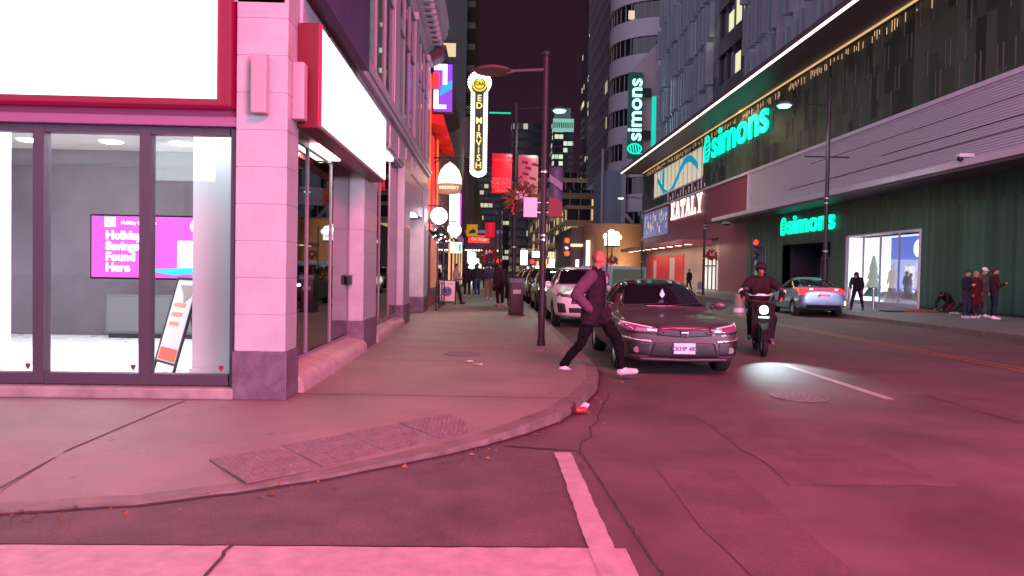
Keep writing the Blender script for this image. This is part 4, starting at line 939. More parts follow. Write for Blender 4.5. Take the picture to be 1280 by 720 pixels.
for k in range(3):
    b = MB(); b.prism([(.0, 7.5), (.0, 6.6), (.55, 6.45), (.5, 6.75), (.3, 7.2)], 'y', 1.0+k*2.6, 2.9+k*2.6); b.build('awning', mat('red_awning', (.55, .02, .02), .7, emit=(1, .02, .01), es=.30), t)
for k in range(3):
    b = MB(); b.box(.0, .07, 1.2+k*3.9, 4.4+k*3.9, .5, 2.6); o = b.build('window', darkframe, t); b = MB(); b.box(.072, .08, 1.35+k*3.9, 4.25+k*3.9, .7, 2.5); b.build('glass', mirror_glass if k else glow('pub_inside', (.45, .16, .08), .5), o)
b = MB(); b.bbox(0, .12, .2, 12.8, 2.75, 3.1, .02); b.build('fascia', mat('pub_fascia', (.03, .02, .03), .5), t)
# bright shop signs down the right side
for i, (px_, py_, Y_, w_, h_, c_, lab) in enumerate([(717, 325, 118, 1.0, 4.2, (1, .95, .9), 'tall narrow white glowing shop sign behind the double orange signal'), (700, 320, 140, 1.6, 2.2, (1, .85, .6), 'warm glowing shop sign, small, left of the tall white one'), (693, 328, 165, 2.4, 1.6, (1, .97, .95), 'wide low white shop sign far down the right side'), (655, 322, 150, 1.4, 3.0, (.9, .95, 1), 'cool white vertical shop sign beyond the flower basket'), (672, 318, 200, 3.0, 1.6, (1, .8, .5), 'amber glowing shop sign near the end of the street')]):
    p_ = at(px_, py_, Y_); t2 = thing('shop_sign', lab, 'sign', p_); b = MB(); b.bbox(-w_/2, w_/2, 0, .3, -h_/2, h_/2, .05); b.build('light_box', glow('shop_glow_%d' % i, c_, 2.2), t2); b = MB(); b.bbox(w_/2, w_/2+1.2, .1, .2, -.1, .1, .02); b.build('bracket', black, t2)
lamp('pub_red_lamp', 'POINT', (-1.5, 27.2, 3.0), 60, (1, .04, .02), shadow_soft_size=.1)
# patio railing
t = thing('patio_railing', 'low black metal railing in front of the pub', 'railing', (-1.75, 24.6, .12))
b = MB()
for z in (.45, .9): b.tube([(0, 0, z), (0, 4.2, z)], .02)
b.build('rail', mat('rail_metal', (.25, .15, .2), .4, metal=.6), t)
for k in range(4): b = MB(); b.tube([(0, k*1.4, 0), (0, k*1.4, .95)], .025); b.build('post', black, t)
def bracketed(name, label, loc, make, arm=.5, cat='sign'):
    t = thing(name, label, cat, loc); make(t); b = MB(); b.tube([(-arm, 0, .0), (0, 0, .0)], .02); b.build('bracket', black, t); return t
# LED screen projecting
t = thing('projecting_screen', 'blue and violet LED screen sticking out above the red pub front', 'screen', (-2.1, 26.2, 7.0))
b = MB(); b.bbox(0, .72, 0, .2, 0, 1.75, .02); b.build('case', black, t)
b = MB(); b.box(.04, .68, -.015, -.002, .05, 1.7); b.build('display', glow('violet_display', (.16, .05, .75), 1.1), t)
b = MB(); b.prism([(.25, .6), (.68, .85), (.68, 1.15), (.3, .95)], 'y', -.03, -.018); b.build('blue_streak', glow('blue_display', (.0, .35, 1), 1.2), t)
b = MB(); b.box(.04, .5, -.04, -.02, 1.5, 1.7); b.box(.35, .5, -.04, -.02, 1.0, 1.5); b.box(.04, .2, -.04, -.02, .25, .8); b.box(.04, .48, -.04, -.02, .15, .28); b.build('white_letters', glow('white_display', (1, 1, 1), 1.8), t)
b = MB(); b.box(.0, .22, -.05, -.02, .85, 1.4); b.build('red_mark', red_l, t)
# brewery lantern
t = thing('lantern_sign', 'big glowing egg shaped brewery lantern hanging from an iron bracket', 'sign', (-1.5, 27, 4.75))
b = MB(); b.lathe([(0, .68), (.05, .62), (.16, .56), (.33, .36), (.42, .1), (.44, -.15)], n=28); b.build('globe', glow('lantern_glow', (1, .80, .55), 2.4), t, True)
b = MB(); b.lathe([(.44, -.15), (.43, -.3), (.38, -.46), (.2, -.5), (0, -.5)], n=28); b.build('base_band', mat('lantern_band', (.35, .2, .12), .5, emit=(1, .6, .3), es=.25), t, True)
text('BREWERY', .16, glow('lantern_letters', (1, .85, .6), 1.5), t, (0, -.45, -.32), FRONT, .01)
b = MB(); b.tube([(-.7, 0, .8), (.35, 0, .8)], .025); b.tube([(0, 0, .8), (0, 0, .66)], .02); b.tube([(-.7, 0, .5), (-.3, 0, .8)], .02); b.build('bracket', black, t)
def globe(label, loc, r, c=(1, .97, 1), s=4):
    t = thing('globe_sign', label, 'sign', loc, group='round white signs of the pub row'); b = MB(); b.lathe([(0, -.12), (r*.93, -.12), (r, -.07), (r, .07), (r*.93, .12), (0, .12)], axis='y', n=28); b.build('disc', glow('disc_white', c, s), t, True)
    b = MB(); b.tube([(-.5, 0, r+.06), (.05, 0, r+.06)], .02); b.tube([(0, 0, r), (0, 0, r+.06)], .02); b.lathe([(r+.015, -.09), (r+.015, .09)], axis='y', n=28); b.build('bracket', black, t)
globe('round white glowing sign, the nearer and larger one below the lantern', (-1.74, 25.2, 3.32), .28)
globe('round white glowing sign, the smaller one right of the larger disc', (-1.36, 28.2, 3.02), .26)
t = thing('light_box_sign', 'tall narrow white light box with a pink neon edge', 'sign', (-1.75, 31.5, 3.0))
b = MB(); b.bbox(0, .42, 0, .2, 0, 1.8, .03); b.build('white_box', glow('tall_white', (1, .93, 1), 2.6), t)
b = MB(); b.tube([(.47, -.02, .4), (.47, -.02, 1.72), (.3, -.02, 1.84)], .03); b.build('pink_neon', glow('pink_neon', (1, .05, .4), 2.5), t)
t = thing('light_box_sign', 'small white and green light box low on the pub row', 'sign', (-1.75, 33, 2.25))
b = MB(); b.bbox(0, .5, 0, .15, 0, .48, .02); b.build('box', glow('green_white', (.72, 1, .88), 1.6), t); b = MB(); b.box(.36, .46, -.02, -.003, .08, .4); b.build('green_mark', glow('green_mark', (.0, .5, .3), .8), t)
t = thing('pendant_lamp', 'dark bell shaped barn lamp over the pub entrance', 'lamp', (-1.7, 25.9, 2.75))
b = MB(); b.lathe([(.04, .25), (.1, .2), (.3, 0), (.31, -.03)], n=20); b.build('lamp_shade', black, t, True); b = MB(); b.tube([(0, 0, .24), (0, 0, .36), (-.5, 0, .36)], .015); b.build('arm', black, t)
b = MB(); b.ball((0, 0, .0), .06); b.build('bulb', glow('bulb', (1, .8, .6), 5), t)
t = thing('fairy_lights', 'short tangle of white and blue fairy lights over the pub doorway', 'fairy lights', (-1.75, 26.5, 2.6)); b = MB(); r13 = random.Random(5)
bulbs([(r13.uniform(-.25, .5), r13.uniform(-.6, 1.2), r13.uniform(-.1, .6)) for i in range(26)], .035, glow('fairy', (.85, .85, 1), 3), t)
b = MB(); b.tube([(r13.uniform(-.25, .5), r13.uniform(-.6, 1.2), r13.uniform(-.1, .6)) for i in range(12)], .008, 5); b.build('wire', black, t)
# $7 board on the pavement
t = thing('a_frame_sign', 'white sidewalk board with a blue $7 disc standing beside the pub', 'sign', (-1.68, 29.4, .12))
M1 = aframe(t, .66, .98, -10, mat('board_white', (.72, .72, .74), .5, emit=(.9, .85, 1), es=.12), black)
b = MB(); b.lathe([(0, -.012), (.2, -.012), (.2, -.009)], (0, 0, .52), 'y', 24, M=M1); b.build('blue_disc', mat('disc_blue', (.18, .30, .65), .5), t)
text('$7', .26, mat('ink_blue', (.02, .03, .2), .5), t, tuple(M1 @ Vector((0, -.02, .52))), (R(90-10), 0, 0), .003, .008)
text('Bar + Food', .09, mat('ink_black', (.02, .02, .02), .5), t, tuple(M1 @ Vector((0, -.012, .83))), (R(80), 0, 0), .003)
# next blocks on the left
t = thing('row_building', 'dark narrow frontage with warm lit slots between the pub and the theatre', 'building', (-2.2, 38.5, .12))
b = MB(); b.box(-12, 0, 0, 23, 0, 11); b.build('wall', mat('row_wall', (.12, .08, .08), .7), t)
for k in range(5):
    b = MB(); b.box(.0, .05, 1+k*4.3, 2.2+k*4.3, .3, 3.2); b.build('lit_window', glow('row_lit', (1, .55, .25), .7), t)
b = MB(); b.box(0, .06, .3, 22, 3.4, 3.9); b.build('fascia', mat('row_fascia', (.2, .12, .2), .5, emit=(.8, .4, 1), es=.15), t)
t = thing('theatre_building', 'dark theatre block behind the marquee on the left side', 'building', (-1.9, 61.5, .12))
b = MB(); b.box(-18, 0, 0, 40, 0, 14); b.build('wall', mat('theatre_wall', (.10, .07, .08), .7), t); b = MB(); b.box(0, .08, 1, 38, .3, 3.6); b.build('lobby_window', glow('lobby', (1, .9, .75), 1.0), t)
t = thing('row_building', 'long dark row of buildings beyond the theatre on the left side', 'building', (-2.4, 102, .12))
b = MB(); b.box(-18, 0, 0, 120, 0, 17); b.build('wall', mat('row_wall2', (.10, .08, .085), .7, var=.3, vs=.2), t)
for k in range(14): b = MB(); b.box(0, .1, 2+k*8, 6+k*8, .4, 3); b.build('lit_shopfront', glow('rowlit%d' % (k % 3), [(1, .7, .4), (1, .95, .9), (.8, .8, 1)][k % 3], 1.1), t)
# theatre marquee
t = thing('theatre_marquee', 'theatre marquee canopy over the pavement with red panel and rows of bulbs', 'marquee', (-1.9, 61, 3.2))
b = MB(); b.bbox(-.2, 2.9, 0, 8, .0, 1.6, .03); b.build('canopy', mat('marquee_dark', (.06, .06, .10), .5), t)
b = MB(); b.box(-.2, 2.9, -.06, -.003, 1.35, 1.6); b.build('top_band', glow('blue_band', (.2, .22, .4), .35), t)
b = MB(); b.box(.1, 1.85, -.06, -.003, .55, 1.15); b.build('red_panel', glow('marquee_red_panel', (1, .05, .03), 1.1), t)
text('On Stage', .36, glow('marquee_text', (1, .45, .35), 1.2), t, (1.0, -.07, .85), FRONT, .01)
bulbs([(-.1+k*.22, y, -.05) for k in range(14) for y in (-.1, .5, 1.2)], .05, glow('marquee_bulb', (1, .9, .75), 4), t)
b = MB(); b.box(-.2, .3, 2, 7, -2.9, -.1); b.box(.0, .9, 8.0, 8.1, -2.6, -.6); b.build('lit_entrance', glow('entrance_white', (1, .95, .95), 2.2), t)
# tall vertical theatre sign
t = thing('vertical_sign', 'very tall bulb-edged vertical theatre sign reading ED MIRVISH with a round yellow badge on top', 'sign', (-1.05, 60, 9.0))
def capsule2(w, h0, h1, rt, n=20):
    P = [(w*math.cos(a), h0+w*math.sin(a)*.8) for a in [PI+PI*k/n for k in range(n+1)]]
    P += [(w, h1)]+[(rt*math.cos(a), h1+rt*.8+rt*math.sin(a)) for a in [-.65+(PI+1.3)*k/n for k in range(n+1)]]+[(-w, h1)]
    return P
outp = capsule2(.64, .55, 6.85, .92); inn = capsule2(.36, .75, 6.75, .66)
b = MB(); b.prism(outp, 'y', .02, .5); b.build('sign_body', mat('sign_body_dark', (.05, .045, .03), .5), t)
b = MB(); n = len(outp); V = [(p[0], 0.0, p[1]) for p in outp]+[(p[0], 0, p[1]) for p in inn]+[(p[0], -.14, p[1]) for p in outp]+[(p[0], -.14, p[1]) for p in inn]
b.add(V, [f for i in range(n) for j in [(i+1) % n] for f in ((2*n+i, 2*n+j, 3*n+j, 3*n+i), (i, 2*n+i, 2*n+j, j), (n+i, n+j, 3*n+j, 3*n+i))]); b.build('bulb_border', glow('bulb_border', (1, .98, .72), 2.3), t)
BP = []
for i in range(n):
    a, c = Vector((outp[i][0], -.16, outp[i][1])), Vector((outp[(i+1) % n][0], -.16, outp[(i+1) % n][1])); m = max(1, int((c-a).length/.2))
    for k in range(m): BP.append(a+(c-a)*k/m)
bulbs(BP, .06, glow('edge_bulb', (1, .97, .7), 3.2), t)
yl = glow('yellow_letters', (.95, .85, .32), 1.0)
for i, ch in enumerate('ED MIRVISH'):
    if ch != ' ': text(ch, .70, yl, t, (0, -.03, 6.35-i*.60), FRONT, .02, .012)
b = MB(); b.lathe([(0, -.05), (.60, -.05), (.60, .02)], (0, 0, 7.5), 'y', 28); b.build('badge', glow('badge_yellow', (.72, .65, .05), .9), t)
b = MB(); b.lathe([(.40, -.075), (.47, -.075), (.47, -.055), (.40, -.055)], (0, 0, 7.5), 'y', 28); b.build('badge_ring', mat('badge_dark', (.03, .04, .02), .5), t)
text('CAA', .42, mat('badge_dark', (.03, .04, .02), .5), t, (0, -.08, 7.5), FRONT, .02, .012, sx=.85)
b = MB(); b.prism([(-.25, .75), (0, .55), (.25, .75), (0, 1.0)], 'y', -.04, -.0); b.build('finial_mark', mat('finial', (.35, .15, .05), .5), t)

for z in (1.5, 5.5): b = MB(); b.bbox(-1.2, -.6, .1, .4, z, z+.3, .02); b.build('bracket', black, t)
t = thing('neon_line', 'thin green light line high in the dark beside the vertical theatre sign', 'light', (.5, 180, 39.5)); b = MB(); b.bbox(-1.2, 4.0, 0, .2, 0, .35, .05); b.build('tube', glow('green_line', (.0, .6, .3), 1.2), t)
b = MB(); b.box(-1.4, -1.2, 0.02, .22, -.3, .5); b.build('end_clip', black, t)

# ---------------------------------------------------------------- street furniture
polem = mat('painted_pole', (.14, .10, .12), .4, metal=.4)
def pole(t, h, r, mm=polem, base=True):
    b = MB(); b.cone((0, 0, 0), (0, 0, h), r, r*.85, 16)
    if base: b.cone((0, 0, 0), (0, 0, .12), r*1.25, r*1.2, 16); 
    b.build('pole', mm, t, True)
t = thing('lamp_post', 'tall round lamp post at the kerb with unlit disc lamp, beside the crossing man', 'street lamp', (.98, 13.7, .12))
pole(t, 5.35, .062, mat('lamp_post_paint', (.03, .02, .027), .45, spec=.3)); b = MB(); b.tube([(0, 0, 5.1), (-.6, 0, 5.06)], .028); b.tube([(-.6, 0, 5.06), (-.72, 0, 5.03)], .04); b.build('arm', polem, t)
b = MB(); b.lathe([(0, .08), (.18, .07), (.31, .03), (.35, 0), (.33, -.02), (0, -.035)], (-.98, 0, 5.05), n=28); b.build('lamp_head', mat('lamp_shell', (.20, .08, .09), .5), t, True)
b = MB(); b.cone((0, 0, 5.35), (0, 0, 5.42), .09, .08, 16)
b.build('cap', black, t)
for z in (1.95, 2.03, 3.2): b = MB(); b.lathe([(.058, z), (.070, z), (.070, z+.03), (.058, z+.03)], n=16); b.build('collar', alum, t)
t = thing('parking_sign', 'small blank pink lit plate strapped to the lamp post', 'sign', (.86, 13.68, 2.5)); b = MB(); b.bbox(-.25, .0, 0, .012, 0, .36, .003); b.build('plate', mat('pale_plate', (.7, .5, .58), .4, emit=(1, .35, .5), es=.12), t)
b = MB(); b.bbox(.0, .2, .0, .02, .08, .1, .002); b.bbox(.0, .2, .0, .02, .26, .28, .002); b.build('strap', alum, t)
def cobra(label, loc, h, arm, lit=True, e=240, rz=0, col_=(.55, 1, .82)):
    t = thing('street_lamp', label, 'street lamp', loc, rz, 'street lamps with a single arm'); pole(t, h, .09, black)
    b = MB(); b.tube([(0, 0, h-.25), (-arm*.55, 0, h-.16), (-arm, 0, h-.22)], .04); b.build('arm', black, t)
    b = MB(); b.lathe([(0, .12), (.16, .1), (.34, .0), (.36, -.04), (.30, -.05)], (-arm-.15, 0, h-.22), n=22); b.build('lamp_head', alum, t, True)
    b = MB(); b.lathe([(.29, -.05), (.22, -.13), (0, -.17)], (-arm-.15, 0, h-.22), n=22); b.build('lens', glow('teal_lens', (.30, 1, .78), 3.0) if lit else darkglass, t, True)
    b = MB()
    for z in (2.4, 4.4, 4.6): b.lathe([(.10, z), (.115, z), (.115, z+.05), (.10, z+.05)], n=14)
    b.build('collar', alum, t)
    if lit:
        q = Matrix.Rotation(rz, 4, 'Z') @ Vector((-arm-.15, 0, h-.5)); lamp('street_lamp_light', 'SPOT', Vector(loc)+q, e, (.70, 1.0, .88), target=Vector(loc)+Vector((q.x, q.y, 0)), spot_size=R(150), spot_blend=.6, shadow_soft_size=.3)
    return t
t = cobra('black street lamp with teal head and crossbar before the lower simons letters', (14.0, 30.5, .12), 8.7, 1.75, True, 1200)
b = MB(); b.tube([(-1.0, 0, 6.35), (.9, 0, 6.35)], .03); b.build('crossbar', black, t)
cobra('black street lamp with pale lit head before the brown curved building', (14.0, 67.8, .12), 8.5, 1.9, True, 2500)
cobra('thin dark street lamp behind the flower baskets, its teal head above the dark skyline', (1.05, 32.5, .12), 8.7, 1.75, True, 1500, PI)
cobra('slim black street lamp with low unlit head before the maroon wall', (14.2, 48.7, .12), 5.0, 1.3, False, 0, PI)
cobra('far lit street lamp on the left pavement beyond the theatre', (1.1, 75, .12), 8.7, 1.7, True, 2500, PI)
# banners on the second pole
def banner(label, loc, w, h, m, extra=None):
    t = thing('street_banner', label, 'banner', loc, group='banners on the lamp posts'); b = MB(); n = 10
    V = []
    for i in range(n+1):
        z = h*i/n
        for x in (0, w): V.append((x, .02*math.sin(z*2.5+x*2), z))
    b.add(V, [(2*i, 2*i+1, 2*i+3, 2*i+2) for i in range(n)]); o = b.build('cloth', m, t, True); s = o.modifiers.new('s', 'SOLIDIFY'); s.thickness = .008; baked(o)
    
    for z in (0, h): b = MB(); b.tube([(-.12, 0, z), (w+.05, 0, z)], .02); b.build('rod', black, t)
    if extra: extra(t)
    return t
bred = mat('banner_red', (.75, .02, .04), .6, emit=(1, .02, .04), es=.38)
def wtxt(t):
    for i, s in enumerate(['EXPLORE', 'TORONTO', 'CULTURE', 'HEART']): text(s, .19, mat('banner_pink_ink', (.9, .3, .3), .6, emit=(1, .3, .3), es=.3), t, (.44, -.04, .62-i*.17), FRONT, .003)
    text('DOWNTOWN', .12, mat('banner_pink_ink', (.9, .3, .3), .6), t, (.5, -.04, 1.45), FRONT, .003)
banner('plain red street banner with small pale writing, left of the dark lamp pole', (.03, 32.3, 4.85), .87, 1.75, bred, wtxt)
def ptx(t):
    b = MB()
    for k, (x, z) in enumerate([(.15, 1.4), (.3, 1.15), (.18, .9), (.5, .7), (.6, 1.3), (.25, .5), (.55, .35), (.12, .25)]):
        b.prism([(x, z), (x+.28, z-.06), (x+.26, z+.06), (x+.02, z+.12)], 'y', -.045, -.04)
    b.build('printed_letters', mat('banner_maroon', (.2, .03, .05), .6), t)
    b = MB(); b.prism([(.4, 0.05), (.85, .05), (.85, 1.7), (.5, .9)], 'y', -.037, -.034); b.build('pale_print', mat('banner_pale', (.6, .3, .3), .6, emit=(.8, .3, .3), es=.2), t)
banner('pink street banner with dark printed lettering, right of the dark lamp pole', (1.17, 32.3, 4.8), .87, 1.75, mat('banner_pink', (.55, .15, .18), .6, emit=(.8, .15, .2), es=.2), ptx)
banner('small red street banner over the pavement in front of the theatre marquee', (-.35, 50, 3.7), .68, 1.05, bred)
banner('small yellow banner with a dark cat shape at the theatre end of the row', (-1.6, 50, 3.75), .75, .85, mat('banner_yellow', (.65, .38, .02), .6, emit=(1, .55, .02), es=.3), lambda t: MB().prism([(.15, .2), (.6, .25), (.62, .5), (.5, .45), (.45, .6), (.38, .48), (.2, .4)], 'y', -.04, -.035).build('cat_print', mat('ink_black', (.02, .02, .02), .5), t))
banner('faded blue and red banner just right of the near lamp post', (1.57, 20, 2.98), .36, 1.35, mat('banner_blue', (.08, .07, .14), .6), lambda t: (MB().prism([(.0, 0), (.36, 0), (.36, .4), (0, .55)], 'y', -.045, -.04).build('red_print', mat('banner_dull_red', (.22, .02, .04), .6), t), MB().prism([(.0, .95), (.36, .7), (.36, .9), (0, 1.15)], 'y', -.045, -.04).build('grey_print', mat('banner_grey', (.2, .2, .28), .6), t)))
t = thing('banner_post', 'thin grey post carrying the faded blue banner beside the parked cars', 'post', (1.45, 20.0, .12)); pole(t, 4.5, .04, polem)
b = MB(); b.ball((0, 0, 4.53), .055); b.build('cap', alum, t)
t = thing('banner_post', 'thin dark post carrying the small red banner near the theatre', 'post', (.38, 50, .12)); pole(t, 5.2, .06, black); b = MB(); b.ball((0, 0, 5.23), .08); b.build('cap', alum, t)
# hanging flower baskets
def basket(label, loc, s, seed=1, post=None):
    t = thing('flower_basket', label, 'flower basket', loc, group='hanging flower baskets'); r = random.Random(seed)
    b = MB(); b.lathe([(0, -.55*s), (.18*s, -.5*s), (.32*s, -.25*s), (.36*s, 0), (.3*s, .02*s)], n=18); b.build('pot', mat('pot_purple', (.14, .07, .12), .7), t, True)
    b = MB()
    for i in range(190):     # dry plumes and leaves
        a = r.uniform(0, 2*PI); e = r.uniform(-.5, 1.2); L = s*r.uniform(.4, .85); d = Vector((math.cos(a)*math.cos(e), math.sin(a)*math.cos(e), math.sin(e))); w = d.cross(Vector((0, 0, 1))).normalized()*s*r.uniform(.02, .05)
        p = Vector((0, 0, .02*s))+d*.15*s; q = p+d*L*.6; e2 = p+d*L+Vector((0, 0, -.22*s*r.random()*(1.3-e*.5))); b.add([p, q-w, e2, q+w], [(0, 1, 2), (0, 2, 3)])
    b.build('plumes', mat('dry_plume', (.26, .13, .07), .8, var=.4, vs=9), t)
    b = MB()
    for i in range(9): a = r.uniform(0, 2*PI); b.ball((math.cos(a)*.3*s, math.sin(a)*.3*s-.1*s, s*r.uniform(-.1, .4)), s*r.uniform(.05, .09), 8)
    for e in (-1, 1):
        for k in range(6): b.ball((e*(.34+.03*math.sin(k*2))*s, -.25*s, -.05*s-k*.11*s), .055*s, 6)
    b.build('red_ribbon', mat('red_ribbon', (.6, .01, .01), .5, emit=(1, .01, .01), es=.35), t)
    b = MB()
    for i in range(12):
        c = Vector((r.uniform(-.25, .2)*s, -.34*s+r.uniform(-.05, .05)*s, r.uniform(-.05, .28)*s))
        for k in range(5): a = k*2*PI/5; b.add([c, c+Vector((math.cos(a-.4), -.1, math.sin(a-.4)))*.07*s, c+Vector((math.cos(a), -.2, math.sin(a)))*.1*s, c+Vector((math.cos(a+.4), -.1, math.sin(a+.4)))*.07*s], [(0, 1, 2, 3)])
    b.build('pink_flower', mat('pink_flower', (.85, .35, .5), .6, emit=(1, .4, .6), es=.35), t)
    b = MB()
    for k in range(3): a = k*2*PI/3; b.tube([(math.cos(a)*.33*s, math.sin(a)*.33*s, 0), (0, 0, .95*s)], .008*s, 5)
    if post: b.tube([(0, 0, .95*s), post], .025*s)
    b.build('chain', black, t); return t
basket('big hanging basket of dry plumes with red ribbons and pink flowers under the banners', (1.22, 29.5, 4.35), .98, 3, (-.15, 2.9, 1.1))
basket('hanging flower basket over the pavement before the theatre entrance', (-.05, 44, 2.5), .8, 4, (.6, 0, 1.0))
basket('small dark hanging basket on the slim lamp before the maroon wall', (14.55, 48.2, 2.75), .62, 6, (-.3, .5, .7))
basket('small dark basket beside the brown curved building, behind the crossing man', (11.0, 66, 2.6), .7, 8, (-.5, 0, .8))
t = thing('basket_post', 'dark post carrying the basket before the theatre entrance', 'post', (.6, 44, .12)); pole(t, 5, .07, black); b = MB(); b.ball((0, 0, 5.03), .09); b.build('cap', black, t)
t = thing('basket_post', 'dark post carrying the small basket behind the crossing man', 'post', (10.5, 66, .0)); pole(t, 5, .07, black); b = MB(); b.ball((0, 0, 5.03), .09); b.build('cap', black, t)
# litter bin
t = thing('litter_bin', 'tall dark square street bin with slanted lid near the kerb', 'bin', (.84, 23, .12), R(4))
b = MB(); b.bbox(-.21, .21, -.25, .25, .05, 1.0, .03); b.build('bin_body', mat('bin_grey', (.025, .02, .025), .5, var=.3), t)
b = MB(); b.prism([(-.27, 1.0), (.27, 1.0), (.27, 1.12), (-.2, 1.22), (-.27, 1.15)], 'x', -.23, .23); b.build('lid', mat('bin_lid', (.035, .03, .035), .4), t)
b = MB(); b.bbox(-.12, .12, -.262, -.252, .68, .80, .003); b.build('notice', mat('notice', (.45, .35, .4), .5), t); b = MB(); b.box(-.15, .15, -.256, -.25, .86, .96); b.build('opening', black, t)
b = MB(); b.box(-.23, .23, -.27, .27, 0, .05); b.build('foot', black, t)
# traffic signals
def signal(label, loc, h, s, lit_i, c, post=True, face=0, rowz=3, boxc=(.03, .03, .03)):
    t = thing('traffic_signal', label, 'traffic light', loc, face, 'traffic signals along the street')
    if post: b = MB(); b.cone((0, 0, 0), (0, 0, h+.5*s), .07, .06, 12); b.build('pole', black, t, True)
    b = MB(); b.bbox(-.17*s, .17*s, -.28*s-.05, -.07, h-.5*s, h+.5*s, .03*s); b.build('housing', mat('signal_box', (.30, .20, .02), .5) if boxc is None else black, t)
    for k in range(rowz):
        z = h+(.31-.31*k)*s; b = MB(); b.lathe([(0, -.30*s-.06), (.11*s, -.30*s-.055), (.12*s, -.28*s-.05)], (0, 0, z), 'y', 16); b.build('lens', glow('lens_%.2f_%.2f' % c[:2], c, 4) if k in lit_i else darkglass, t)
        b = MB(); V = []
        for i in range(9):
            a = i*PI/8; V += [(.13*s*math.cos(a), -.28*s-.05, z+.13*s*math.sin(a)), (.135*s*math.cos(a), -.28*s-.22, z+.125*s*math.sin(a))]
        b.add(V, [(2*i, 2*i+1, 2*i+3, 2*i+2) for i in range(8)]); b.build('visor', black, t)
    return t
redc = (1, .02, .01)
signal('red traffic light on a post at the left kerb beyond the bin', (.70, 56, .12), 1.65, 1.5, (0,), redc)
signal('red traffic light over the row of parked cars, further down the street', (4.7, 82, 0), 2.0, 1.8, (0,), redc)
signal('red pedestrian signal right of the riding man, before the lower simons window', (14.0, 39, .12), 2.75, 1.15, (0,), redc)
signal('double orange signal hanging in the middle of the street far away', (7.45, 72, 0), 3.9, 2.0, (0, 2), (1, .045, .01))
# striped traffic drums
t0 = thing('traffic_drum', 'white striped traffic drum on the road directly left of the motorbike rider', 'traffic drum', (9.15, 26.8, 0), group='striped traffic drums'); t0.scale = (.8, .8, .8)
b = MB(); b.lathe([(.27, 0), (.27, .06), (.23, .08), (.2, .95), (.14, 1.0), (0, 1.0)], n=22); b.build('drum_body', mat('drum_orange', (.32, .22, .22), .5), t0, True)
b = MB()
for k in range(3): b.lathe([(.236-.007*k*3.3, .16+k*.27), (.230-.007*k*3.3, .36+k*.27)], n=22)
b.build('white_band', mat('drum_white', (.75, .75, .78), .3), t0, True); b = MB(); b.tube([(-.08, 0, 1.0), (-.08, 0, 1.07), (.08, 0, 1.07), (.08, 0, 1.0)], .015); b.build('handle', black, t0)
dup(t0, (14.9, 52, .12), 0, 'small striped drum on the far pavement by the beige wall')
# hoarding panels and low barriers on the far pavement
t = thing('site_hoarding', 'low dark green hoarding panel standing before the red wall', 'hoarding', (13.0, 78, .12), R(0)); b = MB(); b.bbox(0, 3.4, 0, .12, .1, 1.75, .03); b.build('panel', mat('hoarding_green', (.07, .10, .08), .6), t); b = MB(); b.bbox(.2, .5, -.3, .4, 0, .09, .02); b.bbox(2.9, 3.2, -.3, .4, 0, .09, .02); b.build('foot', black, t)
t = thing('glass_wall', 'pale blue translucent barrier in front of the brown curved building', 'barrier', (11.5, 92, 0)); b = MB(); b.bbox(0, 9.5, 0, .15, .0, 2.3, .03); b.build('panel', mat('blue_barrier', (.22, .30, .38), .4, emit=(.4, .6, .9), es=.10, var=.4, vs=1.5), t); b = MB()
for k in range(6): b.bbox(k*1.86, k*1.86+.1, -.1, -.005, 0, 2.35, .01)
b.build('post', alum, t)
# bollards before the shop window
bl0 = None
for i, (x, y) in enumerate([(16.3, 30.9), (16.4, 33.2), (16.5, 35.6)]):
    lab = ['steel bollard before the bright shop window, right beside the snow scene', 'steel bollard before the bright window, middle of the three', 'steel bollard nearest to the stooping person by the bright window'][i]
    if bl0 is None:
        bl0 = thing('bollard', lab, 'bollard', (x, y, .12), group='steel bollards before the display window'); b = MB(); b.cone((0, 0, 0), (0, 0, .9), .06, .06, 14); b.build('post', alum, bl0, True); b = MB(); b.ball((0, 0, .9), (.06, .06, .03)); b.build('cap', chrome, bl0, True)
    else: dup(bl0, (x, y, .12), 0, lab)
